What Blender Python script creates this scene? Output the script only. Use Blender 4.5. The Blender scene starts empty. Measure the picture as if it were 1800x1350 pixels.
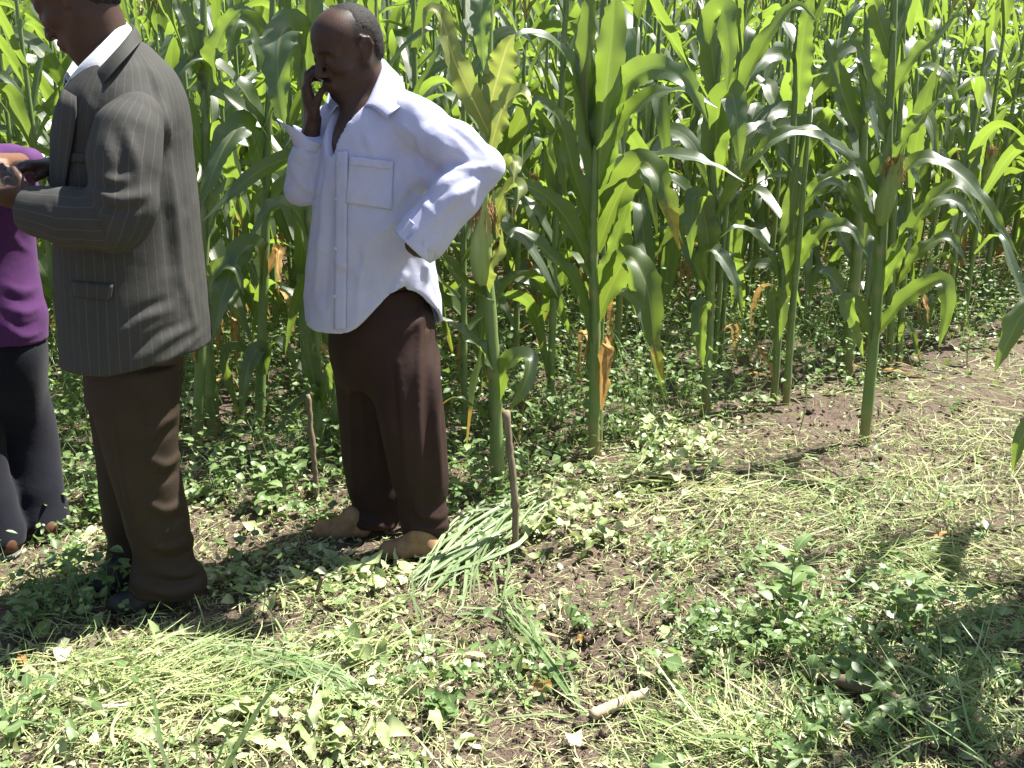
import bpy, math, random
import numpy as np
from mathutils import Matrix, Vector

# ------------------------------------------------------------------ camera, sky, sun, exposure
SC = bpy.context.scene
COL = SC.collection
FPX, CX, CY = 1729.0, 900.0, 675.0          # focal length and centre in photograph pixels (1800 x 1350)
CAM_H, PITCH = 1.5, math.radians(16.9)

cam = bpy.data.cameras.new('camera')
cam.sensor_width = 36.0
cam.lens = FPX / 1800.0 * 36.0
cam.clip_start, cam.clip_end = 0.05, 2000.0
cam_o = bpy.data.objects.new('camera', cam)
cam_o.location = (0, 0, CAM_H)
cam_o.rotation_euler = (math.pi / 2 - PITCH, 0, 0)
COL.objects.link(cam_o)
SC.camera = cam_o

SUN_EL = math.radians(60.0)
SUN_AZ = math.radians(62.0)                  # clockwise from +Y (away from the camera) towards +X (right)
SUN_DIR = np.array([math.sin(SUN_AZ) * math.cos(SUN_EL), math.cos(SUN_AZ) * math.cos(SUN_EL), math.sin(SUN_EL)])
world = bpy.data.worlds.new('World'); SC.world = world; world.use_nodes = True
wt = world.node_tree
sky = wt.nodes.new('ShaderNodeTexSky'); sky.sky_type = 'NISHITA'; sky.sun_disc = False
sky.sun_elevation = SUN_EL; sky.sun_rotation = SUN_AZ
sky.air_density = 1.2; sky.dust_density = 1.5
bg = wt.nodes['Background']; bg.inputs['Strength'].default_value = 0.058
wt.links.new(sky.outputs[0], bg.inputs[0])
sun = bpy.data.lights.new('sun', 'SUN'); sun.energy = 5.0; sun.angle = math.radians(0.53); sun.color = (1.0, 0.96, 0.88)
sun_o = bpy.data.objects.new('sun', sun); COL.objects.link(sun_o)
sun_o.location = (6, 4, 12)
sun_o.rotation_euler = Vector(SUN_DIR).to_track_quat('Z', 'Y').to_euler()
SC.view_settings.view_transform = 'Standard'; SC.view_settings.look = 'None'
SC.view_settings.exposure = 1.64; SC.view_settings.gamma = 1.0
SC.cycles.max_bounces = 6; SC.cycles.transmission_bounces = 4; SC.cycles.diffuse_bounces = 3; SC.cycles.glossy_bounces = 2
SC.cycles.sample_clamp_indirect = 6.0
SC.cycles.use_denoising = True

# ------------------------------------------------------------------ helpers
rng = np.random.default_rng(7)
random.seed(7)
A = lambda *v: np.array(v, float)
def nrm(v):
    v = np.asarray(v, float)
    return v / (np.linalg.norm(v, axis=-1, keepdims=True) + 1e-12)
CAMP = A(0, 0, CAM_H)
UPC = A(0, math.sin(PITCH), math.cos(PITCH)); FWD = A(0, math.cos(PITCH), -math.sin(PITCH))
def ray(px, py):
    return A(1, 0, 0) * ((px - CX) / FPX) + UPC * ((CY - py) / FPX) + FWD
def P(px, py, Y):                            # the point seen at a photograph pixel, at depth Y in the field
    d = ray(px, py)
    return CAMP + d * (Y / d[1])
def mpp(p):                                  # metres per photograph pixel at a point
    return float((np.asarray(p) - CAMP) @ FWD) / FPX

def terrain(x, y):                           # height of the ground: level path, low mounds, the field climbing behind
    x = np.asarray(x, float); y = np.asarray(y, float)
    h = 0.018 * np.sin(1.9 * x + 0.7) * np.sin(2.3 * y + 0.4) + 0.010 * np.sin(5.1 * x - 3.3 * y) + 0.008 * np.sin(4.2 * y + 7.7 * x + 1)
    h = h * np.clip((np.hypot(x, y) - 1.2), 0, 1)
    for (mx, my, r, a) in MOUNDS:
        h = h + a * np.exp(-((x - mx) ** 2 + (y - my) ** 2) / (r * r))
    t = np.clip(y - 7.0, 0, None)
    return h + 0.085 * t * t / (t + 3.0)
MOUNDS = []
def G(px, py, dz=0.0):                       # the ground point seen at a pixel
    d = ray(px, py); t = CAM_H / -d[2]
    for _ in range(6):
        p = CAMP + d * t
        t += (p[2] - terrain(p[0], p[1])) / -d[2] * 0.9
    p = CAMP + d * t
    p[2] = float(terrain(p[0], p[1])) + dz
    return p
for (px, py, r, a) in ((1390, 735, .34, .05), (1480, 800, .3, .03), (1190, 800, .35, .05), (990, 930, .3, .04), (560, 1290, .22, .03), (1300, 860, .5, .03)):
    d = ray(px, py); t = CAM_H / -d[2]; p = CAMP + d * t
    MOUNDS.append((p[0], p[1], r, a))

def mk(name, V, quads=None, tris=None, uv=None, attrs=None, smooth=True):
    V = np.asarray(V, np.float32)
    me = bpy.data.meshes.new(name)
    me.vertices.add(len(V)); me.vertices.foreach_set('co', V.ravel())
    loops, starts, n = [], [], 0
    for f, k in ((quads, 4), (tris, 3)):
        if f is not None and len(f):
            f = np.asarray(f, np.int32)
            loops.append(f.ravel()); starts.append(n + np.arange(len(f), dtype=np.int32) * k); n += f.size
    L = np.concatenate(loops); S = np.concatenate(starts)
    me.loops.add(len(L)); me.loops.foreach_set('vertex_index', L)
    me.polygons.add(len(S)); me.polygons.foreach_set('loop_start', S)
    me.polygons.foreach_set('use_smooth', np.full(len(S), smooth))
    me.update(calc_edges=True)
    if uv is not None:
        l = me.uv_layers.new(name='UVMap'); l.data.foreach_set('uv', np.asarray(uv, np.float32)[L].ravel())
    for k, a in (attrs or {}).items():
        at = me.attributes.new(k, 'FLOAT', 'POINT'); at.data.foreach_set('value', np.asarray(a, np.float32))
    return me

def ob(name, me, mat=None, parent=None, loc=None):
    o = bpy.data.objects.new(name, me)
    COL.objects.link(o)
    if mat is not None and me is not None and len(me.materials) == 0: me.materials.append(mat)
    if parent is not None: o.parent = parent
    if loc is not None: o.location = loc
    return o
def tag(o, label=None, cat=None, group=None, kind=None):
    for k, v in (('label', label), ('category', cat), ('group', group), ('kind', kind)):
        if v: o[k] = v
    return o
def empty(name, loc, label=None, cat=None, group=None):
    o = bpy.data.objects.new(name, None); COL.objects.link(o); o.location = loc; o.empty_display_size = 0.05
    return tag(o, label, cat, group)
def rel(V, root): return np.asarray(V) - np.array(root.location)

def spline(pts, n):                          # Catmull-Rom through points
    pts = np.asarray(pts, float)
    if len(pts) == 2: return pts[0] + (pts[1] - pts[0]) * np.linspace(0, 1, n)[:, None]
    Q = np.vstack([2 * pts[0] - pts[1], pts, 2 * pts[-1] - pts[-2]])
    seg = np.linalg.norm(np.diff(pts, axis=0), axis=1); cum = np.r_[0, np.cumsum(seg)]
    out = []
    for t in np.linspace(0, cum[-1], n):
        i = min(np.searchsorted(cum, t, 'right') - 1, len(pts) - 2); u = (t - cum[i]) / (seg[i] + 1e-9)
        a, b, c, d = Q[i:i + 4]
        out.append(0.5 * (2 * b + (c - a) * u + (2 * a - 5 * b + 4 * c - d) * u * u + (3 * b - a - 3 * c + d) * u ** 3))
    return np.array(out)

def tube(path, radii, seg=8, cap=True, v0=0.0):
    path = np.asarray(path, float); n = len(path); radii = np.broadcast_to(radii, (n,))
    T = nrm(np.gradient(path, axis=0)); ref = A(0, 1, 0.13) if abs(T[0][1]) < .8 else A(1, 0, .1)
    X = nrm(np.cross(T, ref)); Y = np.cross(T, X)
    a = np.linspace(0, 2 * np.pi, seg, endpoint=False)
    V = path[:, None] + radii[:, None, None] * (np.cos(a)[None, :, None] * X[:, None] + np.sin(a)[None, :, None] * Y[:, None])
    V = V.reshape(-1, 3)
    i = np.arange(n - 1)[:, None] * seg; j = np.arange(seg)[None]; k = (j + 1) % seg
    Q = np.stack([i + j, i + k, i + seg + k, i + seg + j], -1).reshape(-1, 4)
    uv = np.stack([np.tile(np.arange(seg) / seg, n), np.repeat(np.linspace(0, 1, n), seg)], 1)
    Tr = None
    if cap:
        V = np.vstack([V, path[:1], path[-1:]]); uv = np.vstack([uv, [[.5, 0], [.5, 1]]])
        c0, c1 = n * seg, n * seg + 1; jj = np.arange(seg); kk = (jj + 1) % seg
        Tr = np.vstack([np.stack([kk, jj, np.full(seg, c0)], 1), np.stack([(n - 1) * seg + jj, (n - 1) * seg + kk, np.full(seg, c1)], 1)])
    return V, Q, Tr, uv

class Bag:                                   # collects meshes into one
    def __init__(s): s.V, s.Q, s.T, s.uv, s.at, s.n = [], [], [], [], {}, 0
    def add(s, V, Q=None, T=None, uv=None, **at):
        V = np.asarray(V)
        s.V.append(V); n = len(V)
        if Q is not None and len(Q): s.Q.append(np.asarray(Q) + s.n)
        if T is not None and len(T): s.T.append(np.asarray(T) + s.n)
        s.uv.append(uv if uv is not None else np.zeros((n, 2)))
        for k, v in at.items(): s.at.setdefault(k, []).append(np.broadcast_to(v, (n,)))
        s.n += n
    def mesh(s, name, smooth=True):
        return mk(name, np.vstack(s.V), np.vstack(s.Q) if s.Q else None, np.vstack(s.T) if s.T else None, np.vstack(s.uv),
                  {k: np.concatenate(v) for k, v in s.at.items()}, smooth)

# ------------------------------------------------------------------ materials
def mat(name):
    m = bpy.data.materials.new(name); m.use_nodes = True
    nt = m.node_tree; b = nt.nodes['Principled BSDF']
    return m, nt, b
def nd(nt, t, **kw):
    n = nt.nodes.new(t)
    for k, v in kw.items():
        if k in n.inputs: n.inputs[k].default_value = v
        else: setattr(n, k, v)
    return n
def ramp(nt, stops, src):
    r = nt.nodes.new('ShaderNodeValToRGB'); e = r.color_ramp.elements
    while len(e) < len(stops): e.new(0.5)
    for s, (p, c) in zip(e, stops): s.position = p; s.color = (*c, 1)
    nt.links.new(src, r.inputs[0]); return r.outputs[0]
def noise(nt, scale, detail=3.0, rough=.6, vec=None, dist=0.0):
    n = nd(nt, 'ShaderNodeTexNoise', Scale=scale, Detail=detail, Roughness=rough, Distortion=dist)
    if vec is not None: nt.links.new(vec, n.inputs['Vector'])
    return n.outputs['Fac']
def mixc(nt, fac, a, b, mode='MIX'):
    n = nt.nodes.new('ShaderNodeMix'); n.data_type = 'RGBA'; n.blend_type = mode
    for s, i in ((fac, 0), (a, 6), (b, 7)):
        if isinstance(s, (int, float)): n.inputs[i].default_value = s
        elif isinstance(s, tuple): n.inputs[i].default_value = (*s, 1) if len(s) == 3 else s
        else: nt.links.new(s, n.inputs[i])
    return n.outputs[2]
def mth(nt, op, a, b=None, c=None):
    n = nt.nodes.new('ShaderNodeMath'); n.operation = op
    for i, s in enumerate((a, b, c)):
        if s is None: continue
        if isinstance(s, (int, float)): n.inputs[i].default_value = s
        else: nt.links.new(s, n.inputs[i])
    return n.outputs[0]
def bump(nt, b, h, strength=.3, dist=.002):
    n = nt.nodes.new('ShaderNodeBump'); n.inputs['Strength'].default_value = strength; n.inputs['Distance'].default_value = dist
    nt.links.new(h, n.inputs['Height']); nt.links.new(n.outputs[0], b.inputs['Normal']); return n.outputs[0]
def attr(nt, name):
    n = nt.nodes.new('ShaderNodeAttribute'); n.attribute_name = name; return n.outputs['Fac']
def objco(nt): return nt.nodes.new('ShaderNodeTexCoord').outputs['Object']

def cloth(name, c1, c2, rough=.85, weave=900, sheen=.15, transl=0.0, bstr=.25):
    m, nt, b = mat(name)
    v = objco(nt)
    col = mixc(nt, ramp(nt, [(.35, (0, 0, 0)), (.7, (1, 1, 1))], noise(nt, 7, 5, .65, v)), c1, c2)
    col = mixc(nt, mth(nt, 'MULTIPLY', noise(nt, 160, 2, .5, v), .35), col, tuple(x * .6 for x in c1))
    nt.links.new(col, b.inputs['Base Color'])
    b.inputs['Roughness'].default_value = rough; b.inputs['Specular IOR Level'].default_value = .25
    b.inputs['Sheen Weight'].default_value = sheen
    h = mth(nt, 'ADD', mth(nt, 'MULTIPLY', noise(nt, 38, 3, .55, v), 1.0), mth(nt, 'MULTIPLY', noise(nt, weave, 1, .5, v), .22))
    bump(nt, b, h, bstr, .006)
    if transl:
        t = nt.nodes.new('ShaderNodeBsdfTranslucent'); nt.links.new(col, t.inputs[0])
        mx = nt.nodes.new('ShaderNodeMixShader'); mx.inputs[0].default_value = transl
        out = nt.nodes['Material Output']
        nt.links.new(b.outputs[0], mx.inputs[1]); nt.links.new(t.outputs[0], mx.inputs[2]); nt.links.new(mx.outputs[0], out.inputs[0])
    return m

def skin_mat(name, base, dusty, palm=(0.2, 0.1, 0.065)):
    m, nt, b = mat(name); v = objco(nt)
    c = mixc(nt, noise(nt, 60, 4, .6, v), base, tuple(x * 1.5 for x in base))
    c = mixc(nt, attr(nt, 'dust'), c, mixc(nt, noise(nt, 45, 4, .7, v), dusty, tuple(x * .55 for x in dusty)))
    c = mixc(nt, attr(nt, 'lip'), c, (base[0] * 1.25, base[1] * .95, base[2] * .95))
    c = mixc(nt, attr(nt, 'stubble'), c, (.008, .006, .005))
    nt.links.new(c, b.inputs['Base Color'])
    r = mth(nt, 'ADD', mth(nt, 'MULTIPLY', attr(nt, 'dust'), .35), .5)
    nt.links.new(r, b.inputs['Roughness']); b.inputs['Specular IOR Level'].default_value = .28
    bump(nt, b, mth(nt, 'ADD', noise(nt, 320, 3, .6, v), noise(nt, 60, 3, .6, v)), .22, .002)
    return m

def leaf_mat(name, base, vein, trans, tstr=.45, rough=.33, spot=None, spot_amt=.5, tip=None, objrand=True, spec=.55, coat=0.0):
    m, nt, b = mat(name)
    uvn = nt.nodes.new('ShaderNodeUVMap'); sep = nt.nodes.new('ShaderNodeSeparateXYZ'); nt.links.new(uvn.outputs[0], sep.inputs[0])
    u, v = sep.outputs[0], sep.outputs[1]
    cmb = nt.nodes.new('ShaderNodeCombineXYZ')
    nt.links.new(mth(nt, 'MULTIPLY', u, 26.0), cmb.inputs[0]); nt.links.new(mth(nt, 'MULTIPLY', v, 1.6), cmb.inputs[1])
    if objrand:
        oi = nt.nodes.new('ShaderNodeObjectInfo'); nt.links.new(mth(nt, 'MULTIPLY', oi.outputs['Random'], 40.0), cmb.inputs[2]); rnd = oi.outputs['Random']
    else:
        rnd = attr(nt, 'rnd'); nt.links.new(mth(nt, 'MULTIPLY', rnd, 40.0), cmb.inputs[2])
    vein_n = noise(nt, 1.0, 3, .6, cmb.outputs[0])
    patch = noise(nt, 9, 3, .6, objco(nt))
    c = mixc(nt, mth(nt, 'MULTIPLY', vein_n, .8), base, vein)
    c = mixc(nt, mth(nt, 'MULTIPLY', patch, .55), c, tuple(x * .62 for x in base))
    c = mixc(nt, mth(nt, 'MULTIPLY', rnd, .45), c, (base[0] * 1.35, base[1] * 1.12, base[2] * .85))
    mid = mth(nt, 'LESS_THAN', mth(nt, 'ABSOLUTE', mth(nt, 'SUBTRACT', u, .5)), .035)
    rib = (min(1, vein[0] * 2.2 + .05), min(1, vein[1] * 1.5 + .05), vein[2] * 1.6 + .02)
    c = mixc(nt, mth(nt, 'MULTIPLY', mid, .75), c, rib)
    if tip:
        n2 = mth(nt, 'ADD', v, mth(nt, 'MULTIPLY', noise(nt, 14, 4, .7, objco(nt)), .5))
        f = ramp(nt, [(.9, (0, 0, 0)), (1.15 if False else 1.0, (1, 1, 1))], mth(nt, 'MULTIPLY', n2, .85))
        c = mixc(nt, f, c, tip)
    if spot:
        f = ramp(nt, [(1 - spot_amt, (0, 0, 0)), (min(1, 1.12 - spot_amt), (1, 1, 1))], noise(nt, 22, 5, .75, objco(nt)))
        c = mixc(nt, f, c, spot)
    nt.links.new(c, b.inputs['Base Color'])
    b.inputs['Roughness'].default_value = rough; b.inputs['Specular IOR Level'].default_value = spec
    nt.links.new(mth(nt, 'ADD', mth(nt, 'MULTIPLY', patch, .25), rough - .1), b.inputs['Roughness'])
    bump(nt, b, mth(nt, 'ADD', vein_n, mth(nt, 'MULTIPLY', mid, -.6)), .35, .0015)
    b.inputs['Coat Weight'].default_value = coat; b.inputs['Coat Roughness'].default_value = .4
    t = nt.nodes.new('ShaderNodeBsdfTranslucent')
    tc = mixc(nt, .72, c, trans); nt.links.new(tc, t.inputs[0])
    mx = nt.nodes.new('ShaderNodeMixShader'); mx.inputs[0].default_value = tstr
    nt.links.new(b.outputs[0], mx.inputs[1]); nt.links.new(t.outputs[0], mx.inputs[2]); nt.links.new(mx.outputs[0], nt.nodes['Material Output'].inputs[0])
    return m

def simple(name, c1, c2, scale=30, rough=.8, bs=.4, spec=.3, stretch=None, bd=.003):
    m, nt, b = mat(name); v = objco(nt)
    if stretch:
        mp = nt.nodes.new('ShaderNodeMapping'); mp.inputs['Scale'].default_value = stretch; nt.links.new(v, mp.inputs[0]); v = mp.outputs[0]
    n = noise(nt, scale, 5, .65, v)
    nt.links.new(mixc(nt, ramp(nt, [(.3, (0, 0, 0)), (.7, (1, 1, 1))], n), c1, c2), b.inputs['Base Color'])
    b.inputs['Roughness'].default_value = rough; b.inputs['Specular IOR Level'].default_value = spec
    bump(nt, b, n, bs, bd)
    return m

# ------------------------------------------------------------------ implicit surfaces (bodies, clothes) and their meshing
def rcone(a, b, ra, rb, k=.02, flat=None, op='u'):
    a = np.asarray(a, float); b = np.asarray(b, float)
    if flat is not None:
        n, s = nrm(flat[0]), flat[1]
    def f(p):
        q = p - a; ba = b - a
        if flat is not None:
            q = q + (q @ n)[..., None] * (1 / s - 1) * n; ba = ba + (ba @ n) * (1 / s - 1) * n
        h = np.clip(q @ ba / (ba @ ba + 1e-12), 0, 1)
        d = np.linalg.norm(q - h[..., None] * ba, axis=-1) - (ra + (rb - ra) * h)
        return d * (min(s, 1.0) if flat is not None else 1.0)
    r = max(ra, rb) * 1.3
    return dict(f=f, k=k, op=op, lo=np.minimum(a, b) - r, hi=np.maximum(a, b) + r)
def ell(c, r, axes=None, k=.02, op='u'):
    c = np.asarray(c, float); r = np.asarray(r, float); R = np.eye(3) if axes is None else np.asarray(axes)
    def f(p):
        q = (p - c) @ R.T
        k0 = np.linalg.norm(q / r, axis=-1); k1 = np.linalg.norm(q / (r * r), axis=-1) + 1e-9
        return np.where(k0 < 1e-3, -r.min(), k0 * (k0 - 1) / k1)
    return dict(f=f, k=k, op=op, lo=c - r.max(), hi=c + r.max())
def loft(st, k=.02, op='u', cap=.01):        # st: rows of z, cx, cy, hx, hy
    st = np.array(sorted(st, key=lambda s: s[0]), float)
    D = spline(st, 160) if len(st) > 2 else st
    o = np.argsort(D[:, 0]); D = D[o]
    z0, z1 = st[0, 0], st[-1, 0]
    def f(p):
        z = np.clip(p[..., 2], z0, z1)
        cx, cy, hx, hy = (np.interp(z, D[:, 0], D[:, i]) for i in (1, 2, 3, 4))
        qx, qy = p[..., 0] - cx, p[..., 1] - cy
        k0 = np.hypot(qx / hx, qy / hy); k1 = np.hypot(qx / hx ** 2, qy / hy ** 2) + 1e-9
        d2 = np.where(k0 < 1e-3, -np.minimum(hx, hy), k0 * (k0 - 1) / k1) + cap
        dz = np.maximum(z0 - p[..., 2], p[..., 2] - z1) + cap
        return np.minimum(np.maximum(d2, dz), 0) + np.hypot(np.maximum(d2, 0), np.maximum(dz, 0)) - cap
    lo = A((st[:, 1] - st[:, 3]).min(), (st[:, 2] - st[:, 4]).min(), z0); hi = A((st[:, 1] + st[:, 3]).max(), (st[:, 2] + st[:, 4]).max(), z1)
    return dict(f=f, k=k, op=op, lo=lo, hi=hi)
def chain(pts, rs, k=.02, **kw):
    return [rcone(pts[i], pts[i + 1], rs[i], rs[i + 1], k, **kw) for i in range(len(pts) - 1)]
def pxs(py, xl, xr, Y, hy, pad=0.0):         # one loft station from the outline's two edges in the photograph
    p = P((xl + xr) / 2, py, Y)
    return (p[2], p[0], p[1], (xr - xl) / 2 * mpp(p) + pad, hy)
def comb(d, e, k, op):
    if op == 'u':
        h = np.maximum(k - np.abs(d - e), 0) / max(k, 1e-6); return np.minimum(d, e) - h * h * k * .25
    if op == 's':
        e = -e; h = np.maximum(k - np.abs(d - e), 0) / max(k, 1e-6); return np.maximum(d, e) + h * h * k * .25
def evalf(prims, p, post=None):
    d = np.full(p.shape[:-1], 10.0)
    for q in prims: d = comb(d, q['f'](p), q['k'], q['op'])
    return post(p, d) if post else d
def hits(fn, pix, t0=2.0, t1=3.7, n=170):    # first surface points of fn under a list of pixels
    R = np.array([ray(*q) for q in pix]); t = np.linspace(t0, t1, n)
    d = fn(CAMP + R[:, None] * t[None, :, None]); neg = d < 0
    i = np.where(neg.any(1), np.maximum(neg.argmax(1), 1), np.maximum(d.argmin(1), 1))
    a, b = t[i - 1].copy(), t[i].copy()
    for _ in range(9):
        m = (a + b) / 2; ins = fn(CAMP + R * m[:, None]) < 0
        b = np.where(ins, m, b); a = np.where(ins, a, m)
    return CAMP + R * b[:, None]
def hit(fn, px, py): return hits(fn, [(px, py)])[0]
def grad(fn, p, e=.004):
    p = np.asarray(p, float); g = np.stack([fn(p + e * ax) - fn(p - e * ax) for ax in np.eye(3)], -1)
    return nrm(g)

def nets(prims, res, post=None, pad=.03):
    us = [q for q in prims if q['op'] == 'u']
    lo = np.min([q['lo'] for q in us], 0) - pad; hi = np.max([q['hi'] for q in us], 0) + pad
    B = 8; nb = np.ceil((hi - lo) / (res * B)).astype(int); N = nb * B
    D = np.full(N, 1.0, np.float32)
    g = np.stack(np.meshgrid(*[np.arange(n) for n in nb], indexing='ij'), -1).reshape(-1, 3)
    cen = lo + (g * B + (B - 1) / 2) * res
    half = (B / 2) * res * math.sqrt(3)
    dc = evalf(prims, cen, post)
    inside = dc < 0
    act = np.abs(dc) < half * 1.9 + .012
    Db = np.where(inside, -1.0, 1.0)
    ga = g[act]; ca = cen[act]
    off = np.stack(np.meshgrid(*[np.arange(B)] * 3, indexing='ij'), -1).reshape(-1, 3)
    pts = (lo + (ga * B)[:, None] * res + off[None] * res)
    d = np.full(pts.shape[:2], 10.0)
    for q in prims:
        near = q['f'](ca) < half * 2.2 + q['k'] + .02
        if near.any(): d[near] = comb(d[near], q['f'](pts[near]), q['k'], q['op'])
    if post:
        for s in range(0, len(pts), 400): d[s:s + 400] = post(pts[s:s + 400], d[s:s + 400])
    # scatter
    full = np.broadcast_to(Db.reshape(nb)[:, None, :, None, :, None], (nb[0], B, nb[1], B, nb[2], B)).astype(np.float32).copy()
    full = full.transpose(0, 2, 4, 1, 3, 5).reshape(-1, B, B, B)
    full[np.flatnonzero(act)] = d.reshape(-1, B, B, B)
    D = full.reshape(nb[0], nb[1], nb[2], B, B, B).transpose(0, 3, 1, 4, 2, 5).reshape(N)
    S = D < 0
    c = np.zeros(np.array(N) - 1, np.int8)
    for i in (0, 1):
        for j in (0, 1):
            for k in (0, 1): c += S[i:N[0] - 1 + i, j:N[1] - 1 + j, k:N[2] - 1 + k]
    cells = np.argwhere((c > 0) & (c < 8))
    idx = np.full(c.shape, -1, np.int32); idx[tuple(cells.T)] = np.arange(len(cells))
    co = np.array([(i, j, k) for i in (0, 1) for j in (0, 1) for k in (0, 1)])
    val = np.stack([D[tuple((cells + o).T)] for o in co], 1)
    acc = np.zeros((len(cells), 3)); cnt = np.zeros(len(cells))
    for a_ in range(8):
        for b_ in range(a_ + 1, 8):
            if np.abs(co[a_] - co[b_]).sum() != 1: continue
            va, vb = val[:, a_], val[:, b_]; m = (va < 0) != (vb < 0)
            t = np.where(m, va / np.where(m, va - vb, 1), 0)[:, None]
            acc += np.where(m[:, None], co[a_] + t * (co[b_] - co[a_]), 0); cnt += m
    V = lo + (cells + acc / cnt[:, None]) * res
    Q = []
    for ax in range(3):
        o1, o2 = [(1, 2), (2, 0), (0, 1)][ax]
        e = np.eye(3, dtype=int)
        sl0 = [slice(0, N[i] - 1) if i == ax else slice(1, N[i] - 1) for i in range(3)]
        sl1 = [slice(1, N[i]) if i == ax else slice(1, N[i] - 1) for i in range(3)]
        s0, s1 = S[tuple(sl0)], S[tuple(sl1)]
        ed = np.argwhere(s0 != s1) + np.array([0 if i == ax else 1 for i in range(3)])
        sg = S[tuple(ed.T)]
        q = np.stack([idx[tuple((ed - e[o1] - e[o2]).T)], idx[tuple((ed - e[o2]).T)], idx[tuple(ed.T)], idx[tuple((ed - e[o1]).T)]], 1)
        q = np.where(sg[:, None], q, q[:, ::-1])
        Q.append(q)
    Q = np.vstack(Q); Q = Q[(Q >= 0).all(1)]
    # one pass of gentle smoothing along edges
    for _ in range(2):
        nx, pv = Q[:, [1, 2, 3, 0]].ravel(), Q[:, [3, 0, 1, 2]].ravel(); qv = Q.ravel(); n_ = len(V)
        w = np.bincount(qv, minlength=n_) * 2.0
        s = np.stack([np.bincount(qv, V[nx, i] + V[pv, i], minlength=n_) for i in range(3)], 1)
        V = V * .6 + .4 * s / np.maximum(w, 1)[:, None]
    return V, Q

def folds(fn, lst):                          # cloth folds: (pixel path, half width, height; negative = valley) laid on surface fn
    F_ = []
    for path, w, amp in lst:
        h = hits(fn, spline(path, 14)); F_.append((h, w, amp, h.min(0) - 3 * w, h.max(0) + 3 * w))
    def g(p):
        sh = p.shape[:-1]; q = p.reshape(-1, 3); o = np.zeros(len(q))
        for h, w, amp, lo, hi in F_:
            m = np.flatnonzero(((q > lo) & (q < hi)).all(1))
            if not len(m): continue
            pt = q[m]; best = np.full(len(m), 9.0); par = np.zeros(len(m))
            for i in range(len(h) - 1):
                ba = h[i + 1] - h[i]; t = np.clip((pt - h[i]) @ ba / (ba @ ba + 1e-12), 0, 1); d = np.linalg.norm(pt - h[i] - t[:, None] * ba, axis=1)
                k = d < best; best[k] = d[k]; par[k] = (i + t[k]) / (len(h) - 1)
            o[m] += amp * np.exp(-(best / w) ** 2) * np.sin(np.pi * np.clip(par, .04, .96)) ** .6
        return o.reshape(sh)
    return g
def wrinkle(p, amp, f, seed=0, dirw=(1, 1, 1)):
    r = np.random.default_rng(seed); o = np.zeros(p.shape[:-1])
    for i in range(5):
        kv = nrm(r.normal(size=3) * np.array(dirw)) * f * (1 + .8 * r.random()); kb = nrm(r.normal(size=3)) * f * .6
        o = o + np.sin(p @ kv + 1.7 * np.sin(p @ kb + r.random() * 6) + r.random() * 6) * (.5 + .5 * r.random())
    return o * amp / 2.2
def drape(fn, grid_px, off, root, name, material, parent, thick=.0015):   # a patch of cloth laid on a surface
    R, C = len(grid_px), len(grid_px[0])
    H = hits(fn, [g for row in grid_px for g in row])
    H = H + grad(fn, H) * off
    i = np.arange(R - 1)[:, None] * C; j = np.arange(C - 1)[None]
    Q = np.stack([i + j, i + C + j, i + C + j + 1, i + j + 1], -1).reshape(-1, 4)
    o = ob(name, mk(name, H - np.array(root.location), Q), material, parent)
    if thick: s = o.modifiers.new('thickness', 'SOLIDIFY'); s.thickness = thick; s.offset = 0
    return o
def lerp_grid(tl, tr, bl, br, R, C):
    tl, tr, bl, br = map(np.array, (tl, tr, bl, br)); out = []
    for r in np.linspace(0, 1, R):
        out.append([tuple((tl * (1 - c) + tr * c) * (1 - r) + (bl * (1 - c) + br * c) * r) for c in np.linspace(0, 1, C)])
    return out
# ------------------------------------------------------------------ ground
def soil_mat():
    m, nt, b = mat('dry_brown_soil')
    v = objco(nt)
    c = mixc(nt, ramp(nt, [(.3, (0, 0, 0)), (.7, (1, 1, 1))], noise(nt, 3.2, 5, .6, v)), (.135, .100, .077), (.088, .063, .048))
    c = mixc(nt, ramp(nt, [(.45, (0, 0, 0)), (.75, (1, 1, 1))], noise(nt, 60, 4, .7, v)), c, (.20, .155, .12))
    c = mixc(nt, ramp(nt, [(.55, (0, 0, 0)), (.62, (1, 1, 1))], noise(nt, 190, 2, .6, v)), c, (.045, .032, .025))
    nt.links.new(c, b.inputs['Base Color']); b.inputs['Roughness'].default_value = .95; b.inputs['Specular IOR Level'].default_value = .15
    bump(nt, b, mth(nt, 'ADD', mth(nt, 'MULTIPLY', noise(nt, 34, 5, .7, v), 1.0), mth(nt, 'MULTIPLY', noise(nt, 150, 4, .7, v), .5)), .9, .012)
    return m
M_SOIL = soil_mat()
def crumbs(x, y):                            # clods and footprints
    h = np.zeros_like(x); r = np.random.default_rng(2)
    for i in range(16):
        f = 14 * 1.25 ** i ** .9; a = r.random() * 6.28
        h += np.sin(f * (x * math.cos(a) + y * math.sin(a)) + 3 * np.sin(f * .4 * (y * math.cos(a) - x * math.sin(a)) + i)) * .018 / (1 + .35 * i) / 2.4
    return h * .55
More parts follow.
